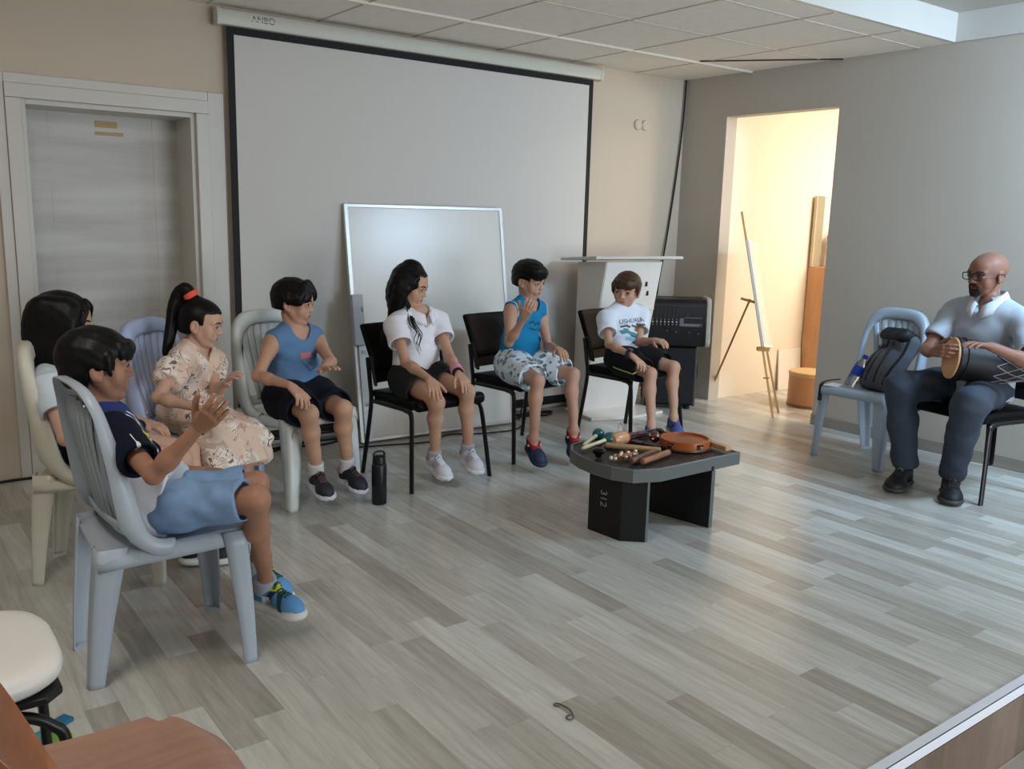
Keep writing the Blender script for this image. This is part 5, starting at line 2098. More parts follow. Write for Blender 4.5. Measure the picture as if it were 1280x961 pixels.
# ============ boy nearest the camera: navy and white t-shirt, denim shorts
R = start(dict(pel=(-4.915, -2.385, .508), az=-6, neck=(134, 522), head=(123, 457), look=(-9, -2, 0), H=.225, S=1.08, lean=-.0,
               R=dict(el=(192, 594, 'near'), wr=(249, 534, 'near'), tip=(280, 503, 'near'), kn=(320, 624, 'near'), an=(332, 728, 'z', .17), toe=(386, 772, 'z', .085),
                      hand=dict(n=(.1, .9, -.3), curl=(10, 16, 12)), fp=-4),
               L=dict(el=(206, 590, 'far'), wr=(258, 589, 'far'), tip=(289, 590, 'near'), kn=(322, 604, 'near'), an=(322, 706, 'z', .17), toe=(366, 745, 'z', .085),
                      hand=dict(n=(0, 0, -1), curl=(8, 10, 8)), fp=-4)),
          'boy in navy and white t-shirt and denim shorts on the nearest plastic chair')
body(R, SK_A, R.parent, R.off)
navy, white_ = np.array(lin((.16, .23, .46))), np.array(lin((.86, .86, .88)))
dark = np.array(lin((.055, .075, .15)))


def pA(co):
    l = co - R.pel[None]
    z = l @ R.up / np.linalg.norm(R.neck - R.pel)
    y = l @ R.fw
    x = l @ R.rt
    st = lambda v: np.clip(v / .008 + .5, 0, 1)
    w = st((.42 - 1.1 * np.clip(y, -.1, .1) - z) * .3) * np.maximum(st(.165 - np.abs(x)), st((.34 - z) * .3))
    w = np.maximum(w, st(-.035 - y) * st(.19 - np.abs(x)) * st((.93 - z) * .3))
    sl = st(np.abs(x) - .128)
    c = navy[None] + (dark - navy)[None] * sl[:, None]
    return c + (white_[None] - c) * w[:, None]


o, bv = shirt(R, R.parent, R.off, mat('navy_white_jersey', None, .85, attr=True, spec=.25, bump=(340, .25, .0012)), lap=.085, paint=pA, name='t_shirt', sleeve=.66, infl=.014)
MWHT, MYEL = mat('white_print', (.88, .90, .92), .7), mat('yellow_print', (.72, .78, .12), .7)
# chest print: white outlines and a yellow squiggle, seen on the right front of the chest
oc = R.pel + R.up * .70 * np.linalg.norm(R.neck - R.pel) + R.rt * .05
pd = nrm(-R.fw - R.rt * .75)
uu = nrm(R.fw * .75 - R.rt)
decal('chest_print', bv, ribbon([(-.06, .085), (-.035, .065), (-.038, .035), (-.01, .02), (.0, -.02), (.02, -.03), (.03, -.055)], .010), oc, uu, R.up, pd, MWHT, o, R.off)
for st_ in (ribbon([(-.01, .09), (.01, .07), (.0, .05), (.025, .04)], .009), ribbon([(.06, -.02), (.085, -.03), (.08, -.06), (.055, -.065), (.05, -.045)], .007), ribbon([(.05, .0), (.065, -.005)], .01)):
    decal('chest_print', bv, st_, oc, uu, R.up, pd, MWHT, o, R.off)
decal('chest_print', bv, ribbon([(.015, .055), (.035, .035), (.03, .015), (.05, .0), (.055, -.03), (.04, -.045), (.03, -.03), (.043, -.025)], .011), oc, uu, R.up, pd, MYEL, o, R.off)
shp = lerp(R.sh['R'], R.el['R'], .30)
dsl = nrm(R.el['R'] - R.sh['R'])
decal('sleeve_print', bv, [[(.022 * math.cos(a), .013 * math.sin(a)) for a in np.linspace(0, 2 * PI, 14)[:-1]]], shp, dsl, np.cross(R.rt, dsl), nrm(-R.rt - R.fw * .25), MWHT, o, R.off)
decal('sleeve_print', bv, ribbon([(-.065, 0.003), (-.03, 0), (.03, 0), (.045, -.004), (.065, .002), (.08, -.003)], .006), shp, dsl, np.cross(R.rt, dsl), nrm(-R.rt - R.fw * .25), MWHT, o, R.off)
M_DEN = mat('light_denim', (.47, .59, .73), .85, var=.16, var_scale=14, bump=(260, .3, .0015))
shorts(R, R.parent, R.off, M_DEN, t=.90, r=(.076, .068), infl=.008, wob=(.0028, 46))
f = SF()
hair_cap(f, R, .05, .16, -.02, -.30, yb=.19)
fringe(f, R, .16)
sideburn(f, R)
hair_build(f, R, R.parent, R.off, HAIR_BLACK)


def shoeA(l):
    x, y, z = l[:, 0], l[:, 1], l[:, 2]
    blue, lb, wh, gr, nv, yl = (np.array(lin(c)) for c in ((.25, .48, .70), (.36, .58, .78), (.83, .83, .80), (.06, .30, .27), (.08, .12, .22), (.70, .76, .12)))
    c = np.repeat(lb[None], len(l), 0)
    c[z < .034] = wh
    c[(y < .02) & (z >= .034)] = blue
    c[(np.abs(y + .10 - (z - .05) * 2.2) < .05) & (z > .034)] = nv
    c[(np.abs(y - .08 - (.09 - z) * 1.8) < .045) & (z > .03)] = gr
    c[(y < -.30) & (z > .06)] = nv
    c[(np.abs(y + .13) < .07) & (z < .062) & (z > .034)] = wh
    c[(z > .085) & (y > -.16)] = yl
    return c


for sd in 'RL':
    shoe(R, sd, R.parent, R.off, 'sneaker', dict(paint=shoeA, sole=(.84, .83, .80), sole_name='offwhite', lace=(.10, .32, .29), lace_name='green', sole_h=.030))
    sock(R, sd, R.parent, R.off, (.62, .64, .68), 'grey_sock', .5)

# ============ long-haired girl behind him
R = start(dict(pel=(-4.90, -1.52, .525), az=-22, neck=(66, 462), head=(80, 405), look=(-22, -6, 0), H=.232, S=1.08,
               R=dict(el=(82, 548, 'near'), wr=(148, 566, 'near'), tip=(192, 560, 'near'), kn=(232, 576, 'near'), an=(240, 676, 'z', .105), toe=(268, 696, 'z', .03), hand=dict(n=(0, 0, -1)), fp=-3),
               L=dict(el=(126, 512, 'far'), wr=(182, 528, 'near'), tip=(222, 540, 'near'), kn=(246, 563, 'near'), an=(264, 670, 'z', .105), toe=(292, 690, 'z', .03), hand=dict(n=(0, .1, -1), spread=9), fp=-3)),
          'girl with long straight hair and pale t-shirt on the cream chair')
body(R, SK_B, R.parent, R.off)
shirt(R, R.parent, R.off, cotton('pale_blue_tee', (.80, .84, .87)), hem=-.02, flare=.015, name='t_shirt', sleeve=.55)
shorts(R, R.parent, R.off, cotton('dark_shorts', (.13, .13, .15)), t=.45, r=(.096, .088))
f = SF()
hair_cap(f, R, .05, .30, -.4, -.6, ear=False, yb=.20, xlim=.22)
for s_ in (-1, 1):
    for i, (y, yy) in enumerate(((.14, .17), (.06, .08), (-.02, -.02), (-.10, -.10), (-.18, -.18), (-.26, -.26), (-.34, -.32))):
        lock(f, R, [(s_ * .28, y, .34), (s_ * (.375 - .018 * i), yy, .05), (s_ * (.36 - .02 * i), yy - .02, -.30), (s_ * (.33 - .02 * i), yy - .08, -.62 - .05 * (i % 3))], .10, .06, .10)
for x in (-.2, -.1, 0, .1, .2):
    lock(f, R, [(x, -.40, .25), (x, -.45, -.1), (x, -.43, -.5), (x * .9, -.42, -.92)], .12, .07, .10)
for s_ in (-1, 1):
    lock(f, R, [(s_ * .05, .30, .43), (s_ * .17, .37, .30), (s_ * .245, .345, .12), (s_ * .275, .30, -.1), (s_ * .29, .25, -.34)], .036, .016, .03)
hair_build(f, R, R.parent, R.off, HAIR_BLACK, wob=(.0006, 90))


def shoeB(l):
    c = np.repeat(np.array(lin((.07, .07, .08)))[None], len(l), 0)
    c[l[:, 2] < .03] = np.array(lin((.80, .80, .78)))
    return c


for sd in 'RL':
    shoe(R, sd, R.parent, R.off, 'sneaker', dict(paint=shoeB, sole=(.82, .82, .80), sole_name='white', lace=(.8, .8, .8), lace_name='white'))

# ============ girl with ponytail and patterned dress
R = start(dict(pel=(-4.40, -1.13, .525), az=-48, neck=(243, 437), head=(252, 404), look=(-33, -12, 0), H=.215, S=1.02,
               R=dict(el=(197, 497, 'near'), wr=(243, 509, 'near'), tip=(266, 520, 'near'), kn=(268, 552, 'near'), an=(276, 642, 'z', .105), toe=(292, 666, 'z', .03), hand=dict(n=(0, 0, -1))),
               L=dict(el=(270, 488, 'near'), wr=(284, 478, 'near'), tip=(296, 458, 'near'), kn=(312, 545, 'near'), an=(303, 632, 'z', .105), toe=(314, 656, 'z', .03), hand=dict(n=(.6, -.5, -.4)))),
          'girl with a high ponytail and a cream patterned dress on the lavender chair')
body(R, SK_B, R.parent, R.off)
M_DRESS = bpy.data.materials.new('patterned_dress')
M_DRESS.use_nodes = True
N = NT(M_DRESS)
tc = N.node('ShaderNodeTexCoord')
n1 = N.node('ShaderNodeTexNoise', {'Vector': tc.outputs['Object'], 'Scale': 14.0, 'Detail': 1.5, 'Distortion': 1.6}).outputs['Fac']
n2 = N.node('ShaderNodeTexNoise', {'Vector': tc.outputs['Object'], 'Scale': 9.0, 'Detail': 1.0}).outputs['Fac']
base = N.ramp(n2, [(.42, lin((.86, .75, .67))), (.58, lin((.93, .88, .83)))])
ln_ = N.math('LESS_THAN', N.math('ABSOLUTE', N.math('SUBTRACT', n1, .5)), .016)
l2 = N.math('MULTIPLY', ln_, N.math('GREATER_THAN', n2, .47))
bl_ = N.math('MULTIPLY', N.math('GREATER_THAN', n1, .60), .55)
c = N.mix(bl_, base, lin((.66, .52, .42)))
c = N.mix(N.math('MULTIPLY', l2, .85), c, lin((.24, .18, .17)))
N.l.new(c, N.n['Principled BSDF'].inputs['Base Color'])
N.n['Principled BSDF'].inputs['Roughness'].default_value = .85
nb = N.node('ShaderNodeTexNoise', {'Vector': tc.outputs['Object'], 'Scale': 40.0}).outputs['Fac']
N.l.new(N.node('ShaderNodeBump', {'Height': nb, 'Strength': .25, 'Distance': .006}).outputs[0], N.n['Principled BSDF'].inputs['Normal'])
S = R.S
f = SF()
torso(f, R, .016, .05)
for sd in 'RL':
    sh, el = R.sh[sd], R.el[sd]
    f.ell(lerp(sh, el, .26), V(.066, .070, .072) * S, R.Ms, .03)
    f.add(P_cc(lerp(sh, el, .12), lerp(sh, el, .58), .066 * S, .060 * S, R.fw, 1.0, .008, .004, 8), .03)
f.rc(R.neck + R.up * .012 + R.fw * .012, R.neck + R.up * .09 + R.fw * .02, .064 * S, .064 * S, .005, 's')
f.rc(R.neck + R.fw * .062 * S - R.up * .05, R.neck + R.fw * .05 * S + R.up * .03, .010, .034, .006, 's')
# skirt: over the lap and hanging past the knees
kc = (R.kn['R'] + R.kn['L']) / 2
ldir = nrm(kc - R.pel)
sk_r = nrm(R.kn['R'] - R.kn['L'])
f.ell(R.pel + ldir * .03, V(.155, .125, .10) * S, R.Mt, .05)
f.add(P_cc(R.pel - ldir * .04, kc + ldir * .045 - V(0, 0, .005), .150 * S, .185 * S, sk_r, .56, .02, .012, 9), .06)
for sd in 'RL':
    f.rc(R.kn[sd] + ldir * .0, R.kn[sd] + ldir * .03 - V(0, 0, .055), .072 * S, .070 * S, .06)
f.add(P_cc(kc + ldir * .0 + V(0, 0, .01), kc + ldir * .055 - V(0, 0, .105), .150 * S, .185 * S, sk_r, .50, .012, .012, 10, 1.0), .05)
f.add(P_cc(kc + ldir * .03 - V(0, 0, .06), kc + ldir * .06 - V(0, 0, .14), .145 * S, .168 * S, sk_r, .40), .01, 's')
me = f.mesh('dress', .005, wob=(.0028, 44))
dbv = bvh_of(me)
link_mesh('dress', shift(me, R.off), M_DRESS, R.parent)
f = SF()
hair_cap(f, R, .022, .27, .0, -.26, yb=.12)
f.ell(hpt(R, 0, -.06, .15), V(.375, .462, .378) * R.H, R.HM, 0, 'i') if False else None
tie = hpt(R, 0, -.34, .55)
f.rc(hpt(R, 0, -.24, .45), tie, .12 * R.H, .08 * R.H, .03)
lock(f, R, [(0, -.33, .54), (.0, -.47, .66), (.02, -.60, .50), (.05, -.64, .2), (.08, -.62, -.15), (.12, -.60, -.50), (.17, -.58, -.78)], .10, .06, .06)
lock(f, R, [(0, -.33, .54), (.0, -.44, .63), (-.03, -.55, .45), (-.02, -.58, .1), (.03, -.55, -.25), (.08, -.55, -.62)], .11, .06, .06)
hair_build(f, R, R.parent, R.off, HAIR_BLACK, wob=(.0004, 90))
Mx = axis_frame(hpt(R, 0, -.25, .46), hpt(R, 0, -.36, .575))
o = MB().lathe([(.07 * R.H, -.012), (.150 * R.H, -.012), (.165 * R.H, 0), (.150 * R.H, .014), (.07 * R.H, .014), (.07 * R.H, -.012)], 24, o=hpt(R, 0, -.31, .535) - R.off, M=Mx).build('hair_tie', mat('coral_scrunchie', (.93, .36, .25), .7), R.parent)
for sd in 'RL':
    shoe(R, sd, R.parent, R.off, 'sneaker', dict(paint=flat_paint((.80, .74, .70)), sole=(.84, .82, .78), sole_name='cream', lace=(.85, .82, .78), lace_name='cream'))

# ============ boy in blue tank top
R = start(dict(pel=(-3.845, -1.03, .525), az=-70, neck=(368, 413), head=(368, 378), look=(-40, -7, 0), H=.222, S=1.08, lean=.0, leg=.86,
               R=dict(el=(322, 470, 'near'), wr=(362, 481, 'near'), tip=(391, 508, 'near'), kn=(386, 517, 'near'), an=(396, 588, 'far'), toe=(414, 612, 'near'), hand=dict(n=(0, 0, -1), spread=9)),
               L=dict(el=(414, 452, 'near'), wr=(402, 462, 'near'), tip=(424, 455, 'near'), kn=(429, 511, 'near'), an=(434, 582, 'far'), toe=(464, 606, 'near'), hand=dict(n=(0, -.2, -1), spread=11, curl=(4, 14, 12)))),
          'boy with bowl haircut in a blue tank top on the white plastic chair')
body(R, SK_C, R.parent, R.off)
o, bv = shirt(R, R.parent, R.off, cotton('steel_blue_jersey', (.37, .51, .66)), tank=True, neck_r=.060, hem=-.0, flare=.012, name='tank_top', infl=.013, wob=(.0022, 42))
oc = chest(R, .64)
decal('chest_print', bv, [[(-.035, -.012), (.03, -.012), (.03, .018), (-.035, .018)]], oc, -R.rt, R.up, -R.fw, mat('coral_print', (.80, .47, .45), .7), o, R.off)
decal('chest_print', bv, ribbon([(.04, .012), (.07, -.01), (.055, -.055), (.0, -.07), (-.03, -.035), (-.035, -.02)], .008) + ribbon([(.0, -.03), (.03, -.05)], .006), oc, -R.rt, R.up, -R.fw, mat('dark_blue_print', (.25, .36, .50), .7), o, R.off)
shorts(R, R.parent, R.off, cotton('dark_navy_shorts', (.085, .095, .14)), t=.83, r=(.10, .085))
f = SF()
hair_cap(f, R, .055, .17, .05, -.18, yb=.19)
for x in (-.31, -.24, -.17, .20, .26, .31):
    q_ = math.sqrt(1 - (x / .42) ** 2)
    lock(f, R, [(x * .5 + .04, .24, .48), (x * .9, -.06 + .47 * q_, .28), (x * 1.06, -.06 + .485 * q_, .10)], .04, .018, .09)
for s_ in (-1, 1):
    for i, y in enumerate((.22, .14, .05, -.04)):
        lock(f, R, [(s_ * .36, y, .26), (s_ * .405, y, .14), (s_ * .395, y + .02, .03 - .02 * (i % 2))], .05, .02, .09)
f.add(P_box(hpt(R, .03, .52, .10), V(.075, .22, .20) * R.H, R.HM @ np.asarray(Matrix.Rotation(.35, 3, 'Y')), .03 * R.H), .02 * R.H, 's')
hair_build(f, R, R.parent, R.off, HAIR_BLACK)


def shoeD(l):
    c = np.repeat(np.array(lin((.13, .14, .17)))[None], len(l), 0)
    c[l[:, 2] > .078] = np.array(lin((.07, .07, .085)))
    c[l[:, 2] < .026] = np.array(lin((.10, .10, .12)))
    return c


for sd in 'RL':
    shoe(R, sd, R.parent, R.off, 'sneaker', dict(paint=shoeD, sole=(.76, .77, .80), sole_name='grey_white', lace=(.36, .27, .27), lace_name='brown', wob=(.0018, 160)))
    sock(R, sd, R.parent, R.off, (.78, .77, .76), 'white_sock', .75)

# ============ girl in white polo
R = start(dict(pel=(-3.13, -1.04, .555), az=-80, neck=(521, 391), head=(513, 357), look=(-50, -16, 0), H=.222, S=1.08,
               R=dict(el=(507, 453, 'near'), wr=(537, 474, 'near'), tip=(548, 498, 'near'), kn=(546, 503, 'near'), an=(543, 567, 'far'), toe=(563, 596, 'near'), hand=dict(n=(0, -.3, -1), spread=7)),
               L=dict(el=(562, 445, 'near'), wr=(573, 467, 'near'), tip=(590, 488, 'near'), kn=(584, 489, 'near'), an=(585, 560, 'far'), toe=(606, 587, 'near'), hand=dict(n=(0, -.3, -1), spread=7))),
          'girl with long wavy hair in a white polo shirt and black shorts')
body(R, SK_C, R.parent, R.off)
M_POLO = cotton('white_polo', (.90, .89, .91))
o, bv = shirt(R, R.parent, R.off, M_POLO, hem=.045, flare=.014, name='polo_shirt', sleeve=.52, sr=(.062, .060), vneck=.055, neck_r=.058)


def collar(R, parent, off, m, s=1.0, drop=.045, open_=.5, hi=.030):
    """folded collar strips left and right of the neck"""
    S = R.S
    nf = np.cross(R.up, R.srt)
    for sg in (1, -1):
        rows = []
        for t in np.linspace(0, 1, 9):
            a = math.radians(-85 + t * (175 - open_ * 22))            # from nape to front
            d = R.srt * sg * math.cos(a) + nf * math.sin(a)
            r = .060 * S * s
            c = R.neck + R.up * (hi - (hi + .010) * max(0, t - .45) * 1.6) * S + nf * .010 * S + d * r * (1 + .05 * t)
            out = d * .026 * S * s - R.up * drop * S * (.8 + .35 * t)
            rows.append([c - off - R.up * .012, c - off + R.up * .004, c + d * .006 - off + R.up * .002, c + out * .55 + d * .006 - off, c + out - off])
        MB().sheet(rows).build('collar', m, parent, solid=.003, angle=80)


collar(R, o, R.off, M_POLO, 1.06, .045, .5, .036)
shorts(R, R.parent, R.off, mat('black_denim', (.075, .075, .085), .8, var=.25, var_scale=30, bump=(240, .3, .0015)), t=.50, r=(.096, .086))
f = SF()
hair_cap(f, R, .035, .33, -.4, -.6, ear=False, yb=.17, xlim=.26)
f.ell(hpt(R, .0, -.08, .50), V(.20, .22, .14) * R.H, R.HM, .03)
for s_ in (-1, 1):
    lock(f, R, [(s_ * .27, .22, .30), (s_ * .34, .14, .10), (s_ * .36, .06, -.10)], .05, .05, .05)
for i, (xo, yo) in enumerate(((.30, .02), (.33, -.10), (.28, -.24), (.16, -.34), (0, -.38), (-.16, -.34), (-.28, -.22), (-.33, -.06))):
    a = hpt(R, xo, yo, .12)
    b = hpt(R, xo * 1.05, yo - .05, -.32)
    sx = xo + .12
    c = R.neck + R.srt * (sx * .24) - R.fw * (.075 + .012 * (i % 2)) * R.S - R.up * .05
    d = R.neck + R.srt * (sx * .28) - R.fw * (.095 + .01 * (i % 3)) * R.S - R.up * .13
    e = R.neck + R.srt * (sx * .26) - R.fw * .10 * R.S - R.up * (.17 + .025 * (i % 3))
    pts = smooth_path([a, b, c, d, e], 5)
    n = len(pts)
    for j in range(n - 1):
        tt, t2 = j / (n - 1), (j + 1) / (n - 1)
        f.rc(pts[j] + R.srt * .006 * math.sin(9 * tt + i), pts[j + 1] + R.srt * .006 * math.sin(9 * t2 + i), (.125 - .05 * tt) * R.H, (.125 - .05 * t2) * R.H, .018)
hair_build(f, R, R.parent, R.off, HAIR_BLACK, wob=(.0012, 85))
for i, (xo, drop) in enumerate(((.085, .17), (.10, .15), (.115, .11), (.093, .13), (.075, .15))):
    pts = [hpt(R, .34, .02, -.18), R.neck + R.srt * xo * .8 + R.fw * .03 + R.up * .02, R.neck + R.srt * (xo + .012) + R.fw * .082 * R.S - R.up * .04, R.neck + R.srt * (xo - .012) + R.fw * .108 * R.S - R.up * (.04 + drop * .4), R.neck + R.srt * (xo + .008) + R.fw * .112 * R.S - R.up * (.04 + drop * .75), R.neck + R.srt * (xo - .004) + R.fw * .110 * R.S - R.up * (.04 + drop)]
    pts = smooth_path([p - R.off for p in pts], 6)
    n = len(pts)
    MB().tube(pts, [.0045 * (1 - .75 * j / n) for j in range(n)], 7).build('hair_strand', HAIR_BLACK, R.parent)
band_at(R, 'L', .80, .027, .042, mat('pink_band', (.86, .56, .66), .7), 'wrist_band', R.parent, R.off)
band_at(R, 'L', .95, .022, .012, M_RUB, 'bracelet', R.parent, R.off)


def shoe4(l):
    c = np.repeat(np.array(lin((.82, .82, .84)))[None], len(l), 0)
    c[(np.abs(l[:, 1] - .05) < .12) & (l[:, 2] > .05)] = np.array(lin((.70, .70, .73)))
    c[(l[:, 1] < -.33) & (l[:, 2] < .07)] = np.array(lin((.74, .68, .86)))
    return c


for sd in 'RL':
    shoe(R, sd, R.parent, R.off, 'sneaker', dict(paint=shoe4, sole=(.85, .84, .85), sole_name='bright_white', lace=(.9, .9, .92), lace_name='bright', sole_h=.032, wob=(.0015, 140)))
    sock(R, sd, R.parent, R.off, (.66, .65, .68), 'light_grey_sock', .45)

# ============ boy in turquoise tank top
R = start(dict(pel=(-2.34, -.93, .555), az=-76, neck=(659, 379), head=(662, 350), look=(-68, -13, -3), H=.222, S=1.07,
               R=dict(el=(636, 428, 'near'), wr=(655, 398, 'near'), tip=(664, 375, 'near'), kn=(672, 476, 'near'), an=(667, 548, 'far'), toe=(681, 574, 'near'), hand=dict(n=(.6, .5, .2), curl=(14, 24, 18), spread=7), fp=-20),
               L=dict(el=(685, 433, 'near'), wr=(697, 436, 'near'), tip=(711, 445, 'near'), kn=(716, 468, 'near'), an=(717, 538, 'far'), toe=(727, 560, 'near'), hand=dict(n=(0, 0, -1)), fp=-26)),
          'boy in turquoise tank top and patterned shorts, one hand raised to his chin')
body(R, (.73, .56, .47), R.parent, R.off)
o, bv = shirt(R, R.parent, R.off, cotton('turquoise_jersey', (.10, .48, .66)), tank=True, neck_r=.060, hem=.0, flare=.012, name='tank_top', infl=.013, wob=(.003, 44))
decal('chest_print', bv, ribbon([(-.05, .02), (-.02, .03), (.0, .01), (.03, .025), (.05, .01)], .012) + ribbon([(-.04, -.01), (.0, -.02), (.04, -.01)], .008), chest(R, .66), -R.rt, R.up, -R.fw, mat('dark_teal_print', (.05, .27, .36), .7), o, R.off)
# white piping round the armholes
for sd, sg in (('R', 1), ('L', -1)):
    c0 = R.sh[sd] + R.srt * sg * .010 * R.S - R.up * .018 * R.S
    pts = []
    for a in np.linspace(math.radians(-60), math.radians(240), 22):
        d_ = R.up * math.sin(a) + np.cross(R.up, R.srt) * math.cos(a)
        h = bv.ray_cast(Vector(c0 - R.srt * sg * .012 + d_ * .18), Vector(-d_))
        if h[0]:
            pts.append(np.array(h[0]) + d_ * .0008 - R.off)
    if len(pts) > 4:
        MB().tube(pts, .0028, 6).build('armhole_piping', mat('white_piping', (.86, .88, .88), .8), o)
M_SH5 = bpy.data.materials.new('patterned_shorts')
M_SH5.use_nodes = True
N = NT(M_SH5)
tc = N.node('ShaderNodeTexCoord')
vr = N.node('ShaderNodeTexVoronoi', {'Vector': tc.outputs['Object'], 'Scale': 27.0, 'Randomness': 1.0})
wn = N.node('ShaderNodeTexNoise', {'Vector': tc.outputs['Object'], 'Scale': 60.0}).outputs['Fac']
dd_ = N.math('ADD', vr.outputs['Distance'], N.math('MULTIPLY', N.math('SUBTRACT', wn, .5), .45))
sp_ = N.math('LESS_THAN', dd_, .40)
hue = N.ramp(N.node('ShaderNodeSeparateColor', {0: vr.outputs['Color']}).outputs[0], [(.3, lin((.22, .27, .30))), (.6, lin((.34, .45, .52)))])
c = N.mix(N.math('MULTIPLY', sp_, .85), lin((.84, .89, .92)), hue)
N.l.new(c, N.n['Principled BSDF'].inputs['Base Color'])
N.n['Principled BSDF'].inputs['Roughness'].default_value = .85
shorts(R, R.parent, R.off, M_SH5, t=.84, r=(.10, .088), wob=(.003, 42))
f = SF()
hair_cap(f, R, .055, .20, .06, -.20, yb=.19)
fringe(f, R, .20, 13, .30, part=.25, slope=-.12)
f.ell(hpt(R, .12, .16, .36), V(.24, .26, .13) * R.H, R.HM, .05)
hair_build(f, R, R.parent, R.off, HAIR_BLACK)


def shoe5(l):
    c = np.repeat(np.array(lin((.13, .19, .30)))[None], len(l), 0)
    red = np.array(lin((.72, .10, .16)))
    c[(l[:, 2] > .070) & (l[:, 1] > -.24) & (l[:, 1] < .10)] = red
    return c


for sd in 'RL':
    sh_, b_, org, F, sg = shoe(R, sd, R.parent, R.off, 'clog', dict(paint=shoe5, sole=(.11, .15, .24), sole_name='navy', lace=(0, 0, 0), lace_name='none', sole_h=.030))
    dark_m = mat('dark_hole', (.04, .05, .08), .8)
    mb = MB()
    for i in range(3):
        for j in range(3):
            h = b_.ray_cast(Vector(org + F @ V((-.03 + .03 * j), .035 + .022 * i, .2)), Vector(-F[:, 2]))
            if h[0]:
                nn_ = np.array(h[1])
                mb.lathe([(.0045, .0002), (0, .0006)], 10, o=np.array(h[0]) - R.off + nn_ * .0005, M=axis_frame(V(0, 0, 0), nn_))
    if mb.v:
        mb.build('vent_hole', dark_m, sh_)
    cl = mat('white_charm', (.9, .9, .9), .4)
    for sx in (-1, 1):
        pc = org + F @ V(sx * .038, -.03, .066) - R.off
        MB().lathe([(.006, -.003), (.006, .003), (0, .005)], 12, o=pc, M=axis_frame(V(0, 0, 0), F @ V(sx, 0, .3))).build('rivet', cl, sh_)
    pts = [org + F @ V(.040 * math.cos(a), -.035 - .085 * math.sin(a), .072) - R.off for a in np.linspace(.15, PI - .15, 12)]
    MB().tube(pts, .003, 8, ry=.009, up=F[:, 2]).build('heel_strap', mat('navy_rubber', (.10, .14, .22), .6), sh_)

# ============ boy in printed white t-shirt
R = start(dict(pel=(-1.53, -1.03, .555), az=-78, saz=-95, neck=(779, 385), head=(783, 363), look=(-150, -7, 4), H=.228, S=1.03,
               R=dict(el=(761, 430, 'near'), wr=(789, 444, 'near'), tip=(811, 461, 'near'), kn=(813, 467, 'near'), an=(814, 532, 'far'), toe=(824, 552, 'near'), hand=dict(n=(0, 0, -1))),
               L=dict(el=(799, 428, 'near'), wr=(818, 425, 'near'), tip=(838, 428, 'near'), kn=(842, 459, 'near'), an=(842, 522, 'far'), toe=(853, 542, 'near'), hand=dict(n=(.2, .6, -.7)))),
          'brown-haired boy in a white printed t-shirt and dark shorts in front of the lectern')
body(R, SK_C, R.parent, R.off)
o, bv = shirt(R, R.parent, R.off, cotton('white_tee', (.86, .87, .90)), hem=-.03, flare=.018, name='t_shirt', sleeve=.60, sr=(.062, .060))
sfw = np.cross(R.up, R.srt)
oc = chest(R, .66)
pm = mat('grey_print_ink', (.34, .35, .38), .8)
polys = [[(x, y + .03) for x, y in p] for p in text_polys('USHUAIA', .042)]
decal('chest_print', bv, polys, oc, -R.srt, R.up, -sfw, pm, o, R.off)
decal('chest_print', bv, ribbon([(-.075, -.0), (-.04, .004), (-.02, -.006)], .014) + ribbon([(.0, .002), (.03, -.012)], .012) + ribbon([(.035, .004), (.075, .0)], .012) + ribbon([(.055, -.005), (.055, -.04)], .012) + ribbon([(-.06, -.015), (-.03, -.02)], .006), oc, -R.srt, R.up, -sfw, pm, o, R.off)
decal('chest_print', bv, ribbon([(-.078, -.035), (-.045, -.03), (-.02, -.05), (.02, -.065), (.075, -.075)], .024), oc, -R.srt, R.up, -sfw, mat('teal_print', (.30, .55, .58), .8), o, R.off)
decal('chest_print', bv, ribbon([(-.06, -.075), (-.02, -.085), (.03, -.095), (.08, -.10)], .022), oc, -R.srt, R.up, -sfw, mat('aqua_print', (.52, .76, .82), .8), o, R.off, lift=.002)
decal('chest_print', bv, ribbon([(-.03, -.062), (.01, -.074), (.05, -.082)], .006) + ribbon([(-.02, -.105), (.03, -.115), (.07, -.12)], .01), oc, -R.srt, R.up, -sfw, mat('deep_blue_print', (.12, .36, .52), .8), o, R.off, lift=.0025)
o2, sbv = shorts(R, R.parent, R.off, cotton('black_shorts', (.07, .072, .085)), t=.80, r=(.098, .084))
pts = []
for t in np.linspace(.15, .80, 14):
    c0 = lerp(R.hip['R'], R.kn['R'], t)
    h = sbv.ray_cast(Vector(c0 + R.rt * .22 + V(0, 0, -.05)), Vector(-nrm(R.rt * .22 + V(0, 0, -.05))))
    if h[0]:
        pts.append(np.array(h[0]) + R.rt * .001 - R.off)
if len(pts) > 3:
    MB().tube(pts, .0035, 6).build('side_piping', mat('lime_piping', (.66, .80, .42), .7), o2)
f = SF()
hair_cap(f, R, .045, .17, .03, -.24, yb=.17)
fringe(f, R, .17, 15, .31, drop=.02)
sideburn(f, R, -.10)
hair_build(f, R, R.parent, R.off, HAIR_BROWN)
w_ = band_at(R, 'R', .93, .0245, .024, mat('dark_watch_strap', (.16, .15, .19), .5), 'watch', R.parent, R.off)
a = lerp(R.el['R'], R.wr['R'], .93)
d_ = nrm(R.wr['R'] - R.el['R'])
wn_ = nrm(V(0, -.35, 1) - d_ * np.dot(V(0, -.35, 1), d_))
MB().lathe([(.018, 0), (.019, .004), (.016, .008), (0, .008)], 22, o=a + wn_ * .028 * R.S - R.off, M=axis_frame(V(0, 0, 0), wn_)).build('watch_case', mat('watch_case', (.22, .22, .26), .3, .4), w_)


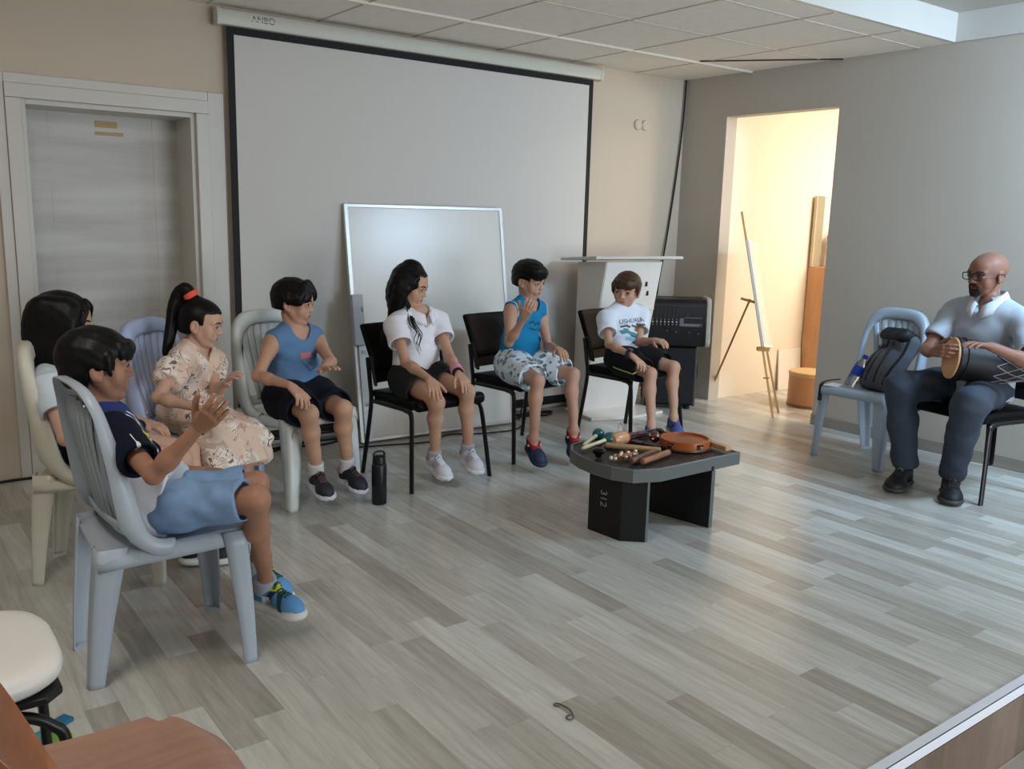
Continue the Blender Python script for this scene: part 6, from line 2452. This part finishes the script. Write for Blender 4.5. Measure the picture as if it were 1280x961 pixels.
def shoe6(l):
    c = np.repeat(np.array(lin((.22, .34, .60)))[None], len(l), 0)
    c[(np.abs(l[:, 1] - .12) < .06)] = np.array(lin((.10, .18, .38)))
    c[(l[:, 1] < -.2)] = np.array(lin((.12, .15, .24)))
    c[(np.abs(l[:, 1] - .12) < .03) & (np.abs(l[:, 0]) < .08)] = np.array(lin((.62, .22, .36)))
    return c


for sd in 'RL':
    shoe(R, sd, R.parent, R.off, 'sandal', dict(paint=shoe6, sole=(.62, .64, .68), sole_name='pale_grey', lace=(.2, .2, .3), lace_name='x'))

# ============ bald man with glasses and drum
R = start(dict(pel=(-.60, -2.885, .585), az=166, saz=172, neck=(1238, 381), head=(1234, 343), look=(161, -6, 2), H=.235, S=1.36, kid=0.0, eye=.022, lip=(.47, .31, .26), sh=.150, hipw=.068, girth=1.0, neckr=.92, limb=.86, leg=.90, lean=-.02, handS=.92, handT=.95,
               len=dict(ua=.215, fa=.185, hd=.135, th=.325, sk=.325),
               R=dict(el=(1158, 437, 'near'), wr=(1166, 440, 'near'), tip=(1194, 436, 'near'), kn=(1126, 484, 'near'), an=(1131, 580, 'z', .125), toe=(1104, 602, 'z', .04), hand=dict(n=(.6, -.5, -.1), curl=(24, 30, 22)), faz=192, fp=0),
               L=dict(el=(1292, 455, 'near'), wr=(1238, 433, 'near'), tip=(1204, 424, 'near'), kn=(1212, 505, 'near'), an=(1190, 592, 'z', .125), toe=(1164, 615, 'z', .04), hand=dict(n=(0, 0, -1), curl=(10, 16, 12), spread=5), faz=212, fp=0)),
          'bald man with glasses and beard playing a drum on his lap')
b_o, hbv = body(R, (.54, .38, .31), R.parent, R.off)
M_MPOLO = cotton('grey_blue_polo', (.66, .70, .74))
o, bv = shirt(R, R.parent, R.off, M_MPOLO, hem=-.05, flare=.012, name='polo_shirt', sleeve=.70, sr=(.046, .049), neck_r=.041, infl=.014, vneck=.03, wob=(.003, 30), res=.0055)
collar(R, o, R.off, mat('pale_collar', (.80, .82, .83), .85), .90, .045, .5, .055)
# trousers
M_TRS = mat('slate_trousers', (.20, .235, .285), .8, var=.08, var_scale=12, bump=(160, .2, .002))
f = SF()
S = R.S
f.ell(R.pel + R.up * .01, V(.128 * S + .014, .102 * S + .014, .105 * S + .01), R.Mt)
f.add(P_half(R.pel + R.up * .08, R.up), .006, 'i')
for sd in 'RL':
    hp, kn, an = R.hip[sd], R.kn[sd], R.an[sd]
    f.rc(hp, kn, .078 * S, .060 * S, .05)
    f.rc(kn, lerp(kn, an, .45), .060 * S, .055 * S, .04)
    f.add(P_cc(lerp(kn, an, .35), lerp(kn, an, 1.02), .056 * S, .052 * S, R.rt, 1.0, .01), .03)
me = f.mesh('trousers', .0055, wob=(.0042, 30))
link_mesh('trousers', shift(me, R.off), M_TRS, R.parent)
# beard and glasses
f = SF()
H = R.H
E = lambda c, r, k=0.0, op='u': f.ell(hpt(R, *c), V(*r) * H, R.HM, k * H, op)
E((0, .335, -.365), (.13, .075, .085))
E((0, .33, -.43), (.12, .09, .065), .04)
for s in (-1, 1):
    f.rc(hpt(R, s * .125, .355, -.24), hpt(R, s * .12, .315, -.38), .032 * H, .04 * H, .03 * H)
f.rc(hpt(R, -.10, .385, -.205), hpt(R, .10, .385, -.205), .026 * H, .026 * H, .02 * H)
E((0, .40, -.265), (.085, .06, .034), .01, 's')
hair_build(f, R, R.parent, R.off, hair_mat('dark_beard', (.15, .11, .095), (.24, .19, .165), .75), 'beard')
g = MB()
M_GL = mat('dark_spectacle', (.06, .055, .055), .35)
gl = thing('glasses', None, None, None)
gl.parent = R.parent
P_ = lambda x, y, z: hpt(R, x, y, z) - R.off
mb = MB()
for s in (-1, 1):
    ring = []
    for a in np.linspace(0, 2 * PI, 25)[:-1]:
        cx, cz = math.cos(a), math.sin(a)
        ex = math.copysign(abs(cx) ** .62, cx) * .118
        ez = math.copysign(abs(cz) ** .62, cz) * .082
        ring.append(P_(s * .165 + ex, .455 - .25 * (abs(s * .165 + ex)) ** 2, .0 + ez))
    mb.tube(ring, .011 * H, 8, closed=True)
mb.tube([P_(-.05, .455, .02), P_(0, .475, .03), P_(.05, .455, .02)], .010 * H, 8)
mb.build('frame', M_GL, gl)
for s in (-1, 1):
    MB().tube(smooth_path([P_(s * .283, .435, .04), P_(s * .335, .36, .045), P_(s * .385, .02, .045), P_(s * .39, -.08, .03), P_(s * .38, -.14, -.04)], 5), .010 * H, 8).build('temple', M_GL, gl)
    rows = []
    lens = []
    for a in np.linspace(0, 2 * PI, 25)[:-1]:
        cx, cz = math.cos(a), math.sin(a)
        ex = math.copysign(abs(cx) ** .62, cx) * .113
        ez = math.copysign(abs(cz) ** .62, cz) * .077
        lens.append(P_(s * .165 + ex, .452 - .25 * (abs(s * .165 + ex)) ** 2, ez))
    MB().add(lens, [tuple(range(len(lens)))]).build('lens', mat('spectacle_glass', (.95, .97, .98), .03, trans=1.0, ior=1.02), gl)


def shoeM(l):
    c = np.repeat(np.array(lin((.06, .063, .07)))[None], len(l), 0)
    c[(np.abs(l[:, 1] + .02) < .03) & (l[:, 2] > .10)] = np.array(lin((.55, .50, .30)))
    return c


for sd in 'RL':
    shoe(R, sd, R.parent, R.off, 'sneaker', dict(paint=shoeM, sole=(.20, .21, .23), sole_name='dark_grey', lace=(.16, .16, .17), lace_name='charcoal', sole_h=.03), L=.31)
    sock(R, sd, R.parent, R.off, (.07, .07, .08), 'black_sock', .5)
RM = R

# ============ drum across his lap
hd = on_vp((1187, 447), RM.pel, -.20)
LOG('DRUM head', hd, 'kn', RM.kn['R'], RM.kn['L'], 'wr', RM.wr)
ax_ = nrm(V(.73, -.67, -.10))
Mx = axis_frame(V(0, 0, 0), ax_)
o = thing('drum', 'goblet drum with tan skin and dark body lying across the bald man\'s lap', 'drum', T(*hd))
r = .110
MB().lathe([(0, .0), (r * .8, .0), (r, .003), (r + .002, .008), (r + .002, .012), (r, .012)], 48, M=Mx).build('drumhead', mat('tan_drum_skin', (.80, .60, .42), .5, var=.08, var_scale=9), o)
MB().lathe([(r - .001, .010), (r + .004, .014), (r + .003, .03), (r + .002, .10), (r - .002, .20), (r * .88, .28), (r * .68, .36), (r * .55, .42), (r * .60, .48), (r * .56, .48), (r * .50, .42)], 48, M=Mx).build('shell', mat('black_drum_shell', (.05, .048, .052), .55, bump=(60, .25, .004)), o)
mb = MB()
for z_ in (.02, .055):
    mb.lathe([(r + .004, z_ - .004), (r + .008, z_ - .003), (r + .008, z_ + .003), (r + .004, z_ + .004)], 48, M=Mx)
mb.build('rim_ring', mat('black_cord', (.08, .08, .085), .7), o)
mb = MB()
prof_r = lambda z_: np.interp(z_, [.03, .10, .20, .28, .36, .42, .48], [r + .003, r + .002, r - .002, r * .88, r * .68, r * .55, r * .60]) + .003
for k in range(12):
    for sg in (1, -1):
        pts = []
        for z_ in np.linspace(.20, .43, 9):
            a = 2 * PI * k / 12 + sg * (z_ - .20) * 4.2
            pts.append(Mx @ V(prof_r(z_) * math.cos(a), prof_r(z_) * math.sin(a), z_))
        mb.tube(pts, .0026, 5)
mb.build('lacing', mat('pale_lacing', (.50, .49, .50), .8), o)
tail = hd + ax_ * .20
pts = [tail + V(.0, -.02, -.07), tail + V(.03, -.02, -.20), tail + V(.04, -.03, -.38), tail + V(.03, -.04, -.52), tail + V(.06, -.05, -.56), tail + V(.09, -.04, -.50), tail + V(.10, -.03, -.32), tail + V(.08, -.02, -.08)]
MB().tube([q - hd for q in smooth_path(pts, 6)], .014, 8, ry=.003).build('carry_strap', M_BAGD, o)
# ------------------------------------------------------------------ light
def area(name, loc_, target, size, power, color, size_y=None, spread=None):
    l = bpy.data.lights.new(name, 'AREA')
    l.energy = power
    l.color = color
    l.size = size
    if size_y:
        l.shape = 'RECTANGLE'
        l.size_y = size_y
    if spread:
        l.spread = math.radians(spread)
    o = bpy.data.objects.new(name, l)
    COL.objects.link(o)
    d = Vector(target) - Vector(loc_)
    o.location = loc_
    o.rotation_euler = d.to_track_quat('-Z', 'Y').to_euler()
    return o


area('side_room_lamp', (1.7, -1.75, 2.5), (1.5, -1.4, 0), 1.5, 66, (1.0, .90, .80), 1.2)
pl = bpy.data.lights.new('side_room_fill', 'POINT')  # unseen fill light, added to brighten the side room wall evenly from the front
pl.energy = 60
pl.color = (1.0, .90, .79)
pl.shadow_soft_size = .3
po = bpy.data.objects.new('side_room_fill', pl)
po.location = (1.5, -2.55, 1.55)
COL.objects.link(po)
area('skylight', (-.55, -4.35, 2.64), (-.02, -3.1, 1.35), 1.0, 120, (.50, .74, 1.0), .7, 150)
area('window_light', (-2.0, -7.8, .9), (-2.4, -1.0, 2.3), 2.6, 150, (.84, .92, 1.0), 1.6)
area('hall_ceiling_light', (-5.5, -3.3, 2.72), (-5.2, -2.9, 0), .7, 40, (1.0, .94, .86))
w = bpy.data.worlds.new('ambient')
SC.world = w
w.use_nodes = True
bg = w.node_tree.nodes['Background']
bg.inputs[0].default_value = (1.0, .94, .87, 1)
bg.inputs[1].default_value = .35
SC.view_settings.exposure = -0.2
